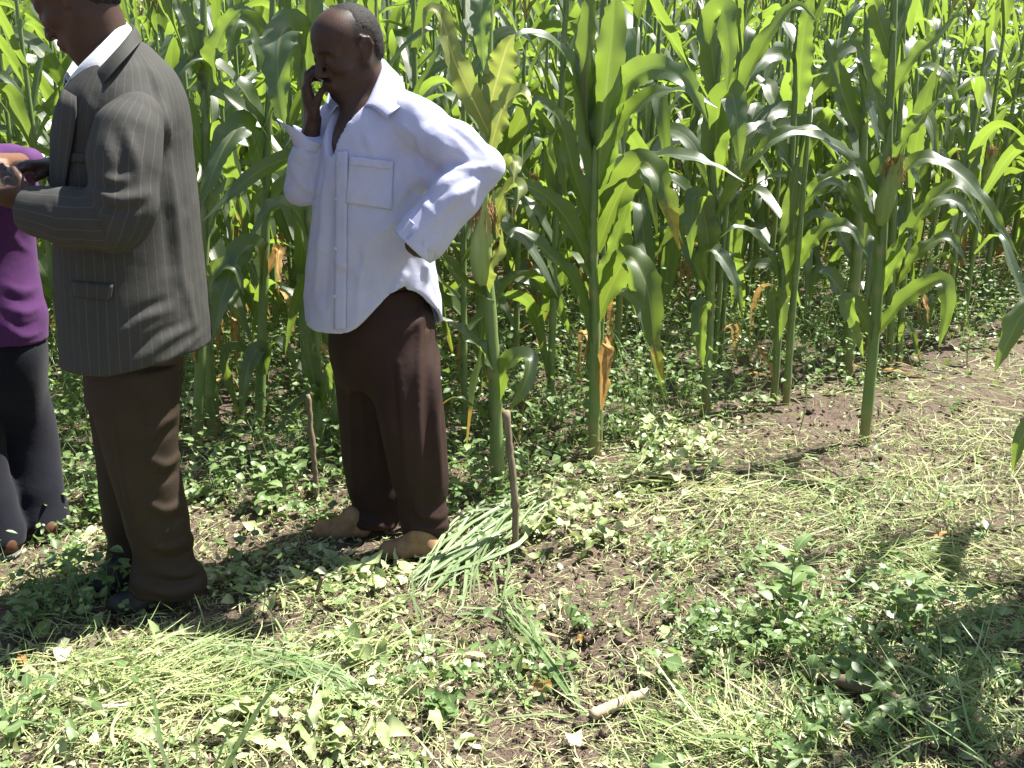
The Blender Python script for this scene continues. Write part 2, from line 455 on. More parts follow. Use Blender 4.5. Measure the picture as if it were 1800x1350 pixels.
def ground():
    # fine near patch inside one sheet: graded grid
    xs = np.unique(np.concatenate([np.linspace(-3.2, 3.2, 330), np.geomspace(3.3, 220, 42), -np.geomspace(3.3, 220, 42)]))
    ys = np.unique(np.concatenate([np.linspace(1.2, 6.5, 270), np.geomspace(6.6, 260, 46), 1.2 - np.geomspace(.1, 60, 24)]))
    Xg, Yg = np.meshgrid(xs, ys)
    near = np.clip((8 - np.hypot(Xg, Yg)) / 3, 0, 1)
    Z = terrain(Xg, np.minimum(Yg, 80)) + near * (crumbs(Xg, Yg) - .008)
    V = np.stack([Xg, Yg, Z], -1).reshape(-1, 3); W = len(xs)
    i = np.arange(len(ys) - 1)[:, None] * W; j = np.arange(W - 1)[None]
    Q = np.stack([i + j, i + j + 1, i + W + j + 1, i + W + j], -1).reshape(-1, 4)
    o = ob('ground', mk('ground', V, Q), M_SOIL)
    tag(o, 'dry brown soil of the field edge and path', None, None, 'structure')
ground()
# ------------------------------------------------------------------ people
def frame(az_deg, pitch_deg, roll_deg=0):    # azimuth: 0 = towards the camera, positive = towards the picture's left; pitch: downwards
    a, q = math.radians(az_deg), math.radians(pitch_deg)
    F = A(-math.sin(a) * math.cos(q), -math.cos(a) * math.cos(q), -math.sin(q))
    L = nrm(A(math.cos(a), -math.sin(a), 0)); U = np.cross(F, L)
    r = math.radians(roll_deg); L, U = L * math.cos(r) + U * math.sin(r), U * math.cos(r) - L * math.sin(r)
    return F, L, U
def head_prims(C, F, L, U, s=1.0):
    X = lambda f, l, u: C + (F * f + L * l + U * u) * s
    ax = np.stack([F, L, U]); pr = []
    E = lambda c, r, k=.02, op='u': pr.append(ell(c, np.array(r) * s, ax, k * s, op))
    R = lambda a, b, ra, rb, k=.012, op='u': pr.append(rcone(a, b, ra * s, rb * s, k * s, op=op))
    E(X(-.016, 0, .034), (.1, .077, .09))
    E(X(.03, 0, .045), (.068, .064, .066), .03)
    E(X(.026, 0, -.04), (.062, .058, .088), .03)
    R(X(-.01, .055, -.05), X(.062, .016, -.104), .02, .019, .03); R(X(-.01, -.055, -.05), X(.062, -.016, -.104), .02, .019, .03)
    E(X(.07, 0, -.104), (.02, .022, .018), .02)
    for q in (-1, 1):
        E(X(.06, .043 * q, -.022), (.026, .022, .02), .025)
        R(X(.089, .012 * q, .018), X(.074, .05 * q, .021), .011, .01, .016)
        E(X(.099, .031 * q, -.001), (.016, .019, .0115), .012, 's')
    R(X(.091, 0, .012), X(.115, 0, -.034), .008, .0125, .012)
    for q in (-1, 1): E(X(.101, .0155 * q, -.038), (.014, .0095, .0095), .008)
    for q in (-1, 1): E(X(.1, .009 * q, -.0475), (.006, .0035, .004), .004, 's')
    E(X(.078, 0, -.07), (.023, .032, .022), .016)
    R(X(.0975, -.019, -.0665), X(.0975, .019, -.0665), .006, .006, .008); R(X(.1, 0, -.065), X(.1, 0, -.066), .0085, .0085, .01)
    R(X(.094, -.019, -.0795), X(.094, .019, -.0795), .0065, .0065, .007); R(X(.096, 0, -.081), X(.096, 0, -.0815), .0095, .0095, .009)
    R(X(.108, -.022, -.073), X(.108, .022, -.073), .0022, .0022, .003, 's')
    for q in (-1, 1):
        R(X(.0845, .031 * q, -.001), X(.0843, .031 * q, -.0015), .0135, .0135, .004)
        R(X(.09, .02 * q, -.018), X(.085, .044 * q, -.017), .006, .006, .012)
        # ears: rim, lobe, hollow
        e = A(0, 0, 0)
        ear = [X(-.008, .07 * q, .0), X(.004, .078 * q, .022), X(-.008, .083 * q, .036), X(-.026, .087 * q, .03), X(-.032, .087 * q, .01), X(-.022, .082 * q, -.012), X(-.01, .077 * q, -.027), X(.0, .073 * q, -.022)]
        for i in range(len(ear) - 1): R(ear[i], ear[i + 1], .0062, .0062, .004)
        E(X(-.014, .075 * q, .004), (.019, .0075, .03), .006)
    return pr
def hair_mesh(C, F, L, U, s, keep, res=.0032, bumpy=.0020, grow=.0014):
    ax = np.stack([F, L, U]); X = lambda f, l, u: C + (F * f + L * l + U * u) * s
    pr = [ell(X(-.016, 0, .034), np.array((.1, .077, .09)) * s + grow, ax), ell(X(.03, 0, .045), np.array((.068, .064, .066)) * s + grow * .6, ax, .03),
          ell(X(-.055, 0, -.02), np.array((.055, .058, .06)) * s + grow * .7, ax, .03)]
    def post(p, d):
        q = (p - C) @ ax.T / s
        c = np.sin(q[..., 0] * 520 + 3 * np.sin(q[..., 1] * 410)) * np.sin(q[..., 1] * 560 + 2.6 * np.sin(q[..., 2] * 380)) * np.sin(q[..., 2] * 540 + 2 * np.sin(q[..., 0] * 300))
        d = d - c * bumpy + np.clip(.022 - keep(q), 0, .03) * .16
        k = keep(q) * s                      # positive where there is hair
        return comb(d, k, .012, 's') if False else np.maximum(d, -k + np.sin(q[..., 0] * 900) * np.sin(q[..., 1] * 800) * np.sin(q[..., 2] * 850) * .010 + np.sin(q[..., 1] * 170 + 1) * np.sin(q[..., 2] * 210) * .004)
    return nets(pr, res, post)
def hand_prims(W, D, N, T, curls, s=1.0, thumb=(.55, .75, .35), thumb2=(.2, .9, .5), k=.006):
    D, N = nrm(D), nrm(N); T = nrm(T - D * (T @ D)); pr = []
    ax = np.stack([D, T, N])
    pr.append(ell(W + D * .05 * s, np.array((.054, .04, .0165)) * s, ax, .018))
    pr.append(rcone(W + (D * .02 + T * .018) * s, W + (D * .085 + T * .028) * s, .017 * s, .012 * s, .015))
    pr.append(rcone(W + (D * .02 - T * .018) * s, W + (D * .08 - T * .028) * s, .017 * s, .012 * s, .015))
    for off, ln, c in zip((.03, .0105, -.0095, -.028), (.072, .08, .075, .058), curls):
        b = W + (D * (.09 - abs(off - .0005) * .25) + T * off) * s; a = 0.0; r = .0092
        pr.append(rcone(W + (D * .05 + T * off * .8) * s, b, .011 * s, .0098 * s, .012))
        for j, fr in enumerate((.45, .3, .25)):
            a += c[j] if isinstance(c, (list, tuple)) else c
            dr = D * math.cos(a) + N * math.sin(a) + T * off * .8
            e = b + nrm(dr) * ln * fr * s
            pr.append(rcone(b, e, r * s, (r - .001) * s, k)); b = e; r -= .0009
    tb = W + (D * .022 + T * .03 + N * .006) * s
    pr.append(rcone(W + D * .012 * s, tb, .016 * s, .015 * s, .012))
    d1 = nrm(T * thumb[0] + D * thumb[1] + N * thumb[2]); t1 = tb + d1 * .038 * s
    pr.append(rcone(tb, t1, .0145 * s, .0115 * s, .008))
    d2 = nrm(T * thumb2[0] + D * thumb2[1] + N * thumb2[2]); pr.append(rcone(t1, t1 + d2 * .03 * s, .0112 * s, .009 * s, .006))
    return pr
def shoe_prims(heel, toe, w=.042, h=.075, k=.02):
    heel, toe = np.asarray(heel, float), np.asarray(toe, float)
    d = nrm(toe - heel); Z = A(0, 0, 1); ln = np.linalg.norm(toe - heel)
    S = np.cross(Z, d)
    pr = [rcone(heel + d * .034 + Z * .026, heel + d * ln * .45 + Z * .03, .031, .030, k), rcone(heel + d * ln * .45 + Z * .03, toe - d * .05 + Z * .022, .033, .030, k),
          rcone(toe - d * .085 + Z * .02 + S * .014, toe - d * .04 + Z * .018 - S * .008, .031, .025, k), rcone(toe - d * .085 + Z * .02 - S * .014, toe - d * .035 + Z * .018 + S * .006, .031, .025, k),
          rcone(heel + d * .04 + Z * .04, heel + d * .06 + Z * h, .031, .034, k), rcone(heel + d * .075 + Z * (h - .004), heel + d * ln * .55 + Z * .036, .031, .028, k)]
    return pr, d
def sole_cut(zg):
    def post(p, d): return np.maximum(d, zg - p[..., 2])
    return post
def person_part(root, name, prims, res, material, post=None, attrs=None, parent=None):
    V, Q = nets(prims, res, post)
    at = attrs(V) if attrs else None
    return ob(name, mk(name, rel(V, root), Q, attrs=at), material, parent or root)
def band(name, rings, root, material, parent, thick=.002, closed=False, sub=1):   # cloth sheet through rows of points
    M = np.array(rings); R, C = M.shape[:2]
    i = np.arange(R - 1)[:, None] * C; j = np.arange(C - (0 if closed else 1))[None]; k = (j + 1) % C
    Q = np.stack([i + j, i + k, i + C + k, i + C + j], -1).reshape(-1, 4)
    o = ob(name, mk(name, rel(M.reshape(-1, 3), root), Q), material, parent)
    if sub: m = o.modifiers.new('smooth', 'SUBSURF'); m.levels = sub; m.render_levels = sub
    s = o.modifiers.new('thickness', 'SOLIDIFY'); s.thickness = thick; s.offset = 0
    return o
def ball(a, p, r, v=1.0): return np.clip(v * (1 - np.linalg.norm(a - p, axis=-1) / r) * 2, 0, 1)
def skin_attrs(lipc=None, lipd=None, dust=None, chin=None, scalp=None):
    def f(V):
        z = np.zeros(len(V)); lip = z.copy(); st = z.copy()
        if lipc is not None: lip = np.clip(1.6 - np.abs((V - lipc) @ lipd[0]) / .009, 0, 1) * (np.linalg.norm(V - lipc, axis=1) < .026)
        if chin is not None: st = np.clip(1.5 - np.linalg.norm(V - chin[0], axis=1) / chin[1], 0, 1) * chin[2]
        du = dust(V) if dust else z
        if scalp is not None:
            C_, F_, L_, U_, kp = scalp; q = (V - C_) @ np.stack([F_, L_, U_]).T
            l_ = np.abs(q[:, 1]); st = np.maximum(st, np.clip(1.5 - np.abs(q[:, 2] - .024 + .25 * np.clip(l_ - .035, 0, 1)) / .005, 0, 1) * (l_ > .01) * (l_ < .05) * (q[:, 0] > .06) * .8)
            st = np.maximum(st, np.clip(1.5 - np.abs(q[:, 2] + .056) / .006, 0, 1) * (l_ < .024) * (q[:, 0] > .08) * .6)
            st = np.maximum(st, np.clip((kp(q) + .012) / .02, 0, 1) * (np.linalg.norm(q, axis=1) < .2) * .9)
        return dict(lip=lip, dust=du, stubble=st)
    return f
def add_eyes(root, C, F, L, U, s=1.0):
    for q in (-1, 1):
        c = C + (F * .0852 + L * .031 * q - U * .0045) * s
        n, m = 10, 14
        th = np.linspace(0, np.pi, n); ph = np.linspace(0, 2 * np.pi, m, endpoint=False)
        V = np.array([[math.cos(t), math.sin(t) * math.cos(f), math.sin(t) * math.sin(f)] for t in th for f in ph]) @ np.stack([F * .9 - U * .42, L, U * .9 + F * .42]) * .0122 * s
        i = np.arange(n - 1)[:, None] * m; j = np.arange(m)[None]; k = (j + 1) % m
        Q = np.stack([i + j, i + k, i + m + k, i + m + j], -1).reshape(-1, 4)
        iris = np.repeat((th < .55).astype(float), m)
        ob('eye', mk('eye', V + rel(c, root), Q, attrs=dict(iris=iris)), M_EYE, root)

M_SKIN = skin_mat('dark_skin', (.048, .026, .018), (.36, .25, .14))
M_SKIN3 = skin_mat('brown_skin', (.11, .052, .03), (.3, .18, .1))
M_HAIR = simple('curly_black_hair', (.006, .005, .004), (.022, .018, .015), 260, .75, .7, .3)
m, nt, b = mat('eye'); nt.links.new(mixc(nt, attr(nt, 'iris'), (.25, .2, .17), (.008, .005, .004)), b.inputs['Base Color']); b.inputs['Roughness'].default_value = .15; M_EYE = m
M_SHIRT = cloth('lavender_cotton', (.635, .65, .86), (.555, .57, .77), .8, 1400, .0, .12)
M_WHITE = cloth('white_cotton', (.74, .76, .8), (.68, .7, .75), .8, 1200, 0, .1)
M_TROU = cloth('dark_brown_wool', (.030, .0145, .0115), (.042, .0215, .017), .75, 1200, 0, 0, .2)
M_TROU2 = cloth('brown_twill', (.032, .0215, .0135), (.044, .030, .019), .7, 1200, 0, 0, .2)
M_NAVY = cloth('navy_fleece', (.006, .0065, .0125), (.011, .012, .021), .92, 700, .05)
M_PURPLE = cloth('purple_jersey', (.082, .022, .108), (.105, .03, .135), .75, 1300, .05, .05)
M_TAN = simple('dusty_tan_leather', (.36, .22, .11), (.20, .12, .065), 34, .85, .3)
M_BLACKSHOE = simple('worn_black_leather', (.013, .012, .012), (.04, .036, .032), 40, .5, .2)
M_ORANGE = simple('orange_brown_leather', (.13, .055, .028), (.07, .034, .02), 40, .6, .2)
M_GREYSOLE = simple('grey_rubber', (.16, .16, .155), (.08, .08, .08), 60, .8, .2)
M_BUTTON = simple('pearl_button', (.6, .6, .64), (.5, .5, .55), 80, .35, .1)
M_PHONE = simple('black_plastic', (.008, .008, .009), (.014, .014, .015), 60, .3, .05, .5)
def pin_mat():
    m, nt, b = mat('charcoal_pinstripe_wool'); v = objco(nt)
    s = attr(nt, 'stripe')
    fr = mth(nt, 'ABSOLUTE', mth(nt, 'SUBTRACT', mth(nt, 'FRACT', mth(nt, 'DIVIDE', s, .025)), .5))
    line = mth(nt, 'MULTIPLY', mth(nt, 'LESS_THAN', fr, .04), mth(nt, 'ADD', mth(nt, 'MULTIPLY', noise(nt, 240, 2, .5, v), .8), .1))
    base = mixc(nt, noise(nt, 9, 4, .6, v), (.048, .0475, .044), (.071, .070, .064))
    base = mixc(nt, mth(nt, 'MULTIPLY', noise(nt, 420, 2, .5, v), .6), base, (.028, .028, .025))
    nt.links.new(mixc(nt, line, base, (.108, .105, .094)), b.inputs['Base Color'])
    b.inputs['Roughness'].default_value = .85; b.inputs['Specular IOR Level'].default_value = .2
    bump(nt, b, mth(nt, 'ADD', noise(nt, 34, 3, .55, v), mth(nt, 'MULTIPLY', noise(nt, 900, 1, .5, v), .3)), .25, .006)
    return m
M_PIN = pin_mat()

# ---- the man in the lavender shirt, phone at his ear
def man_in_shirt():
    root = empty('person', G(690, 965), 'standing person in loose lavender shirt and brown trousers, phone at ear, hand on hip', 'person')
    F, L, U = frame(50, 19, -4)
    C = P(611, 88, 3.02)
    X = lambda f, l, u: C + F * f + L * l + U * u
    bF, bL, _ = frame(46, 0)
    neck0 = P(655, 195, 3.05)
    shL, shR = P(742, 224, 2.93), P(588, 214, 3.16)
    elL, wrL = P(852, 292, 2.85), P(728, 430, 2.80)
    elR, wrR = P(531, 330, 3.07), P(550, 210, 3.035)
    # body
    pr = head_prims(C, F, L, U)
    pr += [rcone(X(-.03, 0, -.03), neck0, .058, .064, .03), rcone(X(.03, 0, -.09), neck0 + bF * .03, .03, .05, .04)]
    pr += [loft([pxs(600, 600, 760, 3.1, .11), pxs(480, 590, 735, 3.06, .11), pxs(330, 585, 730, 3.05, .12), pxs(230, 590, 735, 3.05, .12), pxs(185, 620, 700, 3.05, .07)], .03)]
    pr += [rcone(shL, shR, .05, .05, .04), rcone(neck0 + bF * .05 + A(0, 0, -.02), neck0 + bF * .085 + A(0, 0, -.1), .05, .05, .04)]
    pr += chain([shL, elL, wrL], [.048, .038, .027]) + chain([shR, elR, wrR], [.046, .037, .026])
    hD = nrm(P(541, 160, 3.03) - wrR)
    Thumb = nrm(A(.75, -.35, .2))
    pr += hand_prims(wrR, nrm(hD + A(-.02, 0, .0)), nrm(A(.95, .2, .1)), nrm(A(.2, -.95, .1)), ((.3, .7, .6), (.25, .75, .6), (.35, .85, .6), (.5, .95, .6)), 1.06, (.45, .8, .4), (.1, .85, .6))
    pr += hand_prims(wrL, nrm(A(.35, .9, -.15)), nrm(A(-.9, .3, 0)), A(0, 0, 1), (.2, .2, .2, .2), .9)
    hipL, hipR = P(715, 585, 3.03), P(640, 585, 3.17)
    pr += chain([hipL, P(722, 750, 3.0), P(750, 925, 3.02)], [.075, .052, .036]) + chain([hipR, P(645, 745, 3.2), P(655, 900, 3.22)], [.075, .052, .036])
    f1a, f1b = G(775, 974), G(662, 978); f2a, f2b = G(655, 942), G(548, 940)
    for an, a_, b_ in ((P(750, 925, 3.02), f1a, f1b), (P(655, 900, 3.22), f2a, f2b)):
        d_ = nrm(b_ - a_); pr += chain([an, a_ + d_ * .05 + A(0, 0, .035), a_ + d_ * .15 + A(0, 0, .03)], [.034, .024, .018])
    def keep(q):
        f, l, u = q[..., 0], q[..., 1], q[..., 2]
        front = .028 - f - .25 * np.abs(l) + .18 * (u - .08) * 0
        front = np.minimum(front, -.012 - f + 0.55 * np.clip(.1 - u, 0, .1) + .02 * 0 + .36 * np.clip(u - .07, 0, .1))
        low = u + .045 + np.clip(-f, 0, 1) * .12
        earcut = np.hypot((f + .012) / 1.0, (u - .0) / 1.2) - .034
        return np.minimum(np.minimum(front, low), np.where(np.abs(l) > .05, earcut, 1))
    dustf = lambda V: np.clip((.16 - V[:, 2]) / .08, 0, 1)
    body = person_part(root, 'body', pr, .0042, M_SKIN, None, skin_attrs(X(.098, 0, -.073), (U,), dustf, (X(.078, 0, -.108), .03, .85), (C, F, L, U, keep)))
    add_eyes(root, C, F, L, U)
    # receding close-cropped hair
    V, Q = hair_mesh(C, F, L, U, 1.0, keep)
    ob('hair', mk('hair', rel(V, root), Q), M_HAIR, root)
    # shirt
    sh = [loft([pxs(625, 528, 790, 3.08, .17), pxs(590, 532, 785, 3.07, .165), pxs(520, 537, 772, 3.06, .16), pxs(440, 544, 764, 3.05, .155), pxs(360, 552, 772, 3.04, .15), pxs(290, 560, 772, 3.04, .15),
                pxs(235, 568, 765, 3.04, .145), pxs(195, 588, 740, 3.04, .12), pxs(160, 612, 702, 3.06, .095), pxs(135, 622, 688, 3.07, .085), pxs(112, 628, 680, 3.09, .08)], .03)]
    sh += [rcone(P(676, 165, 3.02), shL + A(0, 0, .0), .045, .062, .05), rcone(neck0 + A(-.02, 0, -.03), shR + A(.0, 0, -.02), .05, .055, .04)]
    sh += chain([shL, P(800, 258, 2.88), elL], [.07, .066, .05], .035)
    sl = [elL, P(800, 345, 2.81), P(742, 415, 2.79), P(722, 438, 2.78)]
    sh += chain(sl, [.05, .066, .068, .066], .018)
    sh += chain([shR, P(548, 275, 3.1), elR], [.06, .056, .05], .03)
    sh += chain([elR, P(537, 286, 3.055), P(544, 255, 3.045)], [.05, .049, .046], .02)
    sh.append(rcone(P(735, 300, 2.95), P(778, 318, 2.9), .05, .035, .03))
    fn0 = lambda p: evalf(sh, p)
    FS = folds(fn0, [([(768, 212), (800, 232), (848, 272)], .011, -.006), ([(750, 235), (790, 262), (835, 285)], .012, .005), ([(862, 292), (810, 296), (768, 300)], .010, .007), ([(858, 305), (812, 318), (765, 345)], .010, -.006), ([(845, 320), (795, 352), (745, 405)], .011, .006),
        ([(832, 345), (790, 385), (760, 425)], .010, -.005), ([(790, 400), (765, 380), (740, 350)], .008, .004), ([(772, 300), (745, 325), (718, 352), (697, 392)], .013, -.012), ([(738, 240), (745, 270), (768, 298)], .012, .006), ([(725, 232), (728, 262), (745, 300)], .011, -.006),
        ([(705, 300), (668, 380), (640, 470), (628, 560)], .014, .009), ([(688, 330), (655, 420), (640, 520)], .012, -.007), ([(725, 350), (690, 395), (645, 425)], .012, .007), ([(735, 368), (700, 420), (668, 450)], .010, -.005), ([(720, 470), (690, 520), (660, 560)], .012, .006),
        ([(700, 480), (672, 530)], .010, -.005), ([(570, 300), (565, 400), (552, 530)], .013, .007), ([(584, 330), (578, 440), (570, 540)], .011, -.006), ([(560, 430), (610, 470), (650, 480)], .012, .004), ([(640, 235), (652, 258), (655, 272)], .010, .005), ([(600, 400), (625, 440), (640, 500)], .012, -.004),
        ([(512, 300), (535, 325), (558, 335)], .009, .006), ([(510, 280), (535, 300), (558, 306)], .009, -.006), ([(515, 262), (540, 276), (560, 276)], .008, .006), ([(520, 330), (540, 345), (560, 345)], .008, -.005), ([(690, 215), (715, 225), (735, 245)], .010, .005), ([(560, 260), (566, 300), (562, 340)], .009, -.006), ([(745, 440), (752, 480), (748, 500)], .010, .005)])
    axz = P(655, 500, 3.06)
    zf, zs = P(610, 590, 2.93)[2], P(742, 508, 2.92)[2]
    armc = [(elL, wrL), (shL, elL)]
    sm = P(722, 434, 2.785); sd_ = nrm(sm - P(800, 345, 2.81)); torso = [sh[0]]
    def post(p, d):
        d = d - 1.5 * FS(p) - wrinkle(p, .0042, 26, 3, (1, 1, .35)) - wrinkle(p, .0018, 70, 5)
        q = p - axz; a_ = q @ bF; b_ = q @ bL
        th = np.abs(b_) / (np.hypot(a_, b_) + 1e-6)
        zh = zf + (zs - zf) * th ** 3.2 - .012 * (a_ < 0) + .006 * np.sin(9 * a_ + 5 * b_)
        low = p[..., 2] < .95
        sq = p - sm; along = sq @ sd_; rr = np.linalg.norm(sq - along[..., None] * sd_, axis=-1)
        nearc = (rr < .11) & (along > -.09) & (along < .14)
        d = np.where(nearc & (rr < .09) & (evalf(torso, p) > .012), np.maximum(np.maximum(d, along), np.where(along > -.035, -(d + .007), -9)), d)
        d = np.where(low & (evalf(torso, p) < .03), np.maximum(np.maximum(d, zh - p[..., 2]), np.where(p[..., 2] < .945, -(d + .016), -9)), d)
        # open neck: a hollow cone round the neck with a notch down the front
        n = p - neck0; up = n[..., 2]; fr = n @ bF; sd = n @ bL
        rad = np.hypot(fr - .012, sd); cone = .055 + np.clip(up, 0, .2) * .3 - rad
        d = np.maximum(d, np.minimum(cone, up + .03))
        notch = np.minimum(np.minimum(.012 + (up + .125) * .42 - np.abs(sd), fr - .0), up + .125)
        return np.maximum(d, notch)
    # sleeve mouth
    cutp, cutd = P(703, 452, 2.78), nrm(P(703, 452, 2.78) - P(800, 345, 2.81))
    shirt = person_part(root, 'shirt', sh, .0062, M_SHIRT, post)
    fsh = lambda p: post(p, evalf(sh, p))
    # collar: stands round the neck and folds down in two flaps
    cp = [((637, 190, 2.935), (680, 208, 2.885)), ((643, 180, 2.945), (690, 199, 2.885)), ((653, 158, 2.97), (706, 184, 2.91)), ((663, 136, 3.01), (712, 156, 2.965)), ((668, 118, 3.06), (700, 132, 3.04)), ((664, 107, 3.11), (680, 117, 3.13)),
          ((648, 108, 3.16), (655, 120, 3.2)), ((622, 122, 3.18), (620, 136, 3.22)), ((600, 146, 3.15), (586, 154, 3.18)), ((598, 168, 3.08), (574, 176, 3.1)), ((602, 192, 3.0), (580, 200, 3.01))]
    inn = spline([P(*a_) for a_, _ in cp], 60); outr = spline([P(*b_) for _, b_ in cp], 60); up_ = A(0, 0, 1)
    low_ = inn + (neck0 + A(0, 0, -.05) - inn) * .25 + A(0, 0, -.03)
    rows = [low_, inn - up_ * .008, inn + up_ * .004 + (outr - inn) * .06] + [inn * (1 - w) + outr * w + up_ * .014 * math.sin(math.pi * min(1, w + .12)) for w in (.15, .3, .45, .6, .75, .9)] + [outr + up_ * .002]
    band('collar', rows, root, M_SHIRT, shirt, .0013, False, 0)
    drape(fsh, lerp_grid((616, 276), (692, 284), (609, 356), (688, 368), 22, 22), .0048, root, 'pocket', M_SHIRT, shirt, .0022)
    drape(fsh, lerp_grid((616, 275), (692, 283), (615, 290), (691, 298), 5, 22), .0068, root, 'pocket_hem', M_SHIRT, shirt, .0018)
    drape(fsh, [[(592 + (y - 240) * -.012 + c * 21, y) for c in np.linspace(0, 1, 5)] for y in np.linspace(266, 578, 80)], .0044, root, 'placket', M_SHIRT, shirt, .002)
    for (bx, by) in ((597, 290), (594, 350), (592, 436), (590, 520)):
        h = hit(fsh, bx, by); n = grad(fsh, h[None])[0]; h = h + n * .0075
        V, Q, T, uv = tube([h - n * .001, h + n * .0008, h + n * .0012], [.006, .006, .0045], 14)
        ob('button', mk('button', rel(V, root), Q, T), M_BUTTON, shirt)
    # unbuttoned cuff flaring at the raised forearm, and the cuff at the hip
    c0, c1 = P(543, 260, 3.045), P(547, 232, 3.04)
    ax = nrm(c1 - c0); sx = nrm(np.cross(ax, A(0, 1, 0))); sy = np.cross(ax, sx)
    if sx[0] > 0: sx, sy = -sx, -sy
    rows = []
    for t in np.linspace(0, 1, 6):
        row = []
        for i in range(24):
            a = math.radians(-10 + i * 340 / 23)
            fl = max(0, math.cos(a)) ** 1.5
            r = .0455 + .012 * t * math.sin(3 * a + 1) * t + .05 * fl * t ** 1.4
            row.append(c0 + ax * (t * .036 + .028 * fl * t + .008 * t * math.sin(2 * a)) + (sx * math.cos(a) + sy * math.sin(a)) * r)
        rows.append(row)
    band('cuff', rows, root, M_SHIRT, shirt, .0018)
    ax = nrm(wrL - P(800, 345, 2.81)); sx = nrm(np.cross(ax, A(0, 1, 0))); sy = np.cross(ax, sx); c0 = P(748, 405, 2.79)
    rows = [[c0 + ax * t + (sx * math.cos(a) + sy * math.sin(a) * .95) * (.0685 + .0015 * math.sin(3 * a)) for a in np.linspace(0, 2 * np.pi, 28, endpoint=False)] for t in (0, .004, .02, .04, .05, .054)]
    band('cuff', rows, root, M_SHIRT, shirt, .0015, True)
    # trousers
    tr = [loft([pxs(675, 600, 765, 3.1, .1), pxs(640, 588, 768, 3.1, .13), pxs(590, 584, 762, 3.1, .145), pxs(540, 590, 752, 3.08, .135), pxs(500, 600, 745, 3.07, .12)], .04),
          loft([pxs(964, 728, 786, 3.05, .055), pxs(946, 712, 790, 3.04, .075), pxs(925, 706, 793, 3.03, .085), pxs(900, 702, 786, 3.02, .08), pxs(850, 688, 788, 3.01, .09), pxs(790, 676, 784, 3.0, .098), pxs(720, 664, 780, 3.0, .105), pxs(650, 655, 773, 3.02, .11), pxs(590, 650, 762, 3.05, .115), pxs(550, 650, 755, 3.05, .1)], .05),
          loft([pxs(950, 632, 700, 3.2, .055), pxs(936, 612, 702, 3.2, .08), pxs(915, 608, 708, 3.2, .09), pxs(880, 616, 706, 3.2, .085), pxs(800, 603, 706, 3.19, .095), pxs(700, 593, 706, 3.18, .105), pxs(620, 583, 700, 3.15, .11), pxs(560, 584, 690, 3.13, .1)], .035)]
    fn1 = lambda p: evalf(tr, p)
    FT = folds(fn1, [([(742, 520), (738, 600), (735, 720), (737, 880)], .010, .007), ([(756, 560), (752, 680), (755, 830)], .014, -.009), ([(700, 640), (712, 760), (718, 890)], .012, .007), ([(690, 640), (699, 760), (706, 870)], .010, -.006), ([(772, 620), (768, 740), (776, 860)], .014, .008),
        ([(726, 850), (738, 900), (768, 912), (792, 896)], .014, .011), ([(745, 872), (766, 890), (790, 880)], .011, -.009), ([(710, 918), (748, 932), (790, 922)], .012, .009), ([(714, 905), (740, 915), (765, 920)], .009, -.008), ([(640, 908), (665, 925), (700, 928)], .012, .009), ([(616, 890), (650, 905), (680, 902)], .012, -.008), ([(612, 915), (640, 925)], .010, .007),
        ([(612, 620), (618, 740), (622, 860)], .011, .006), ([(640, 640), (650, 760), (658, 860)], .012, -.007), ([(700, 600), (730, 570), (752, 540)], .010, .004)])
    def tpost(p, d):
        lowz = np.clip((.3 - p[..., 2]) / .2, 0, 1)
        return np.maximum(d, .022 - p[..., 2]) - 1.9 * FT(p) - wrinkle(p, .004, 15, 9, (1, 1, .3)) - lowz * wrinkle(p, .005, 34, 11, (.4, .4, 1.4))
    person_part(root, 'trousers', tr, .0068, M_TROU, tpost)
    for a_, b_ in ((f1a, f1b), (f2a, f2b)):
        q, d = shoe_prims(a_, b_)
        person_part(root, 'shoe', q, .004, M_TAN, lambda p, d, z=a_[2]: np.maximum(d - wrinkle(p, .001, 60, 4), z - .004 - p[..., 2]))
    # the phone in his hand
    c = P(568, 138, 2.965); d = nrm(X(0, -.075, 0) - X(.055, -.05, -.075)); c = X(.035, -.083, -.03)
    w = nrm(np.cross(d, L)); n = np.cross(d, w); bg_ = Bag()
    cs = [(-1, -.6), (-.86, -1), (.86, -1), (1, -.6), (1, .6), (.86, 1), (-.86, 1), (-1, .6)]
    rows = []
    for t, s in ((-.056, .84), (-.053, 1), (.053, 1), (.056, .84)): rows.append([c + d * t + w * u * .023 * s + n * v * .0065 * s for u, v in cs])
    M = np.array(rows); Rr, Cc = M.shape[:2]; i = np.arange(Rr - 1)[:, None] * Cc; j = np.arange(Cc)[None]; k = (j + 1) % Cc
    Q = np.vstack([np.stack([i + j, i + k, i + Cc + k, i + Cc + j], -1).reshape(-1, 4), [[0, 1, 2, 3], [0, 3, 4, 7], [7, 4, 5, 6]], [[24, 27, 26, 25], [24, 31, 28, 27], [31, 30, 29, 28]]])
    ph = ob('mobile_phone', mk('mobile_phone', M.reshape(-1, 3) - c, Q, smooth=False), M_PHONE, None, c)
    tag(ph, 'small black mobile phone held to the ear of the person in lavender', 'phone')
    return root

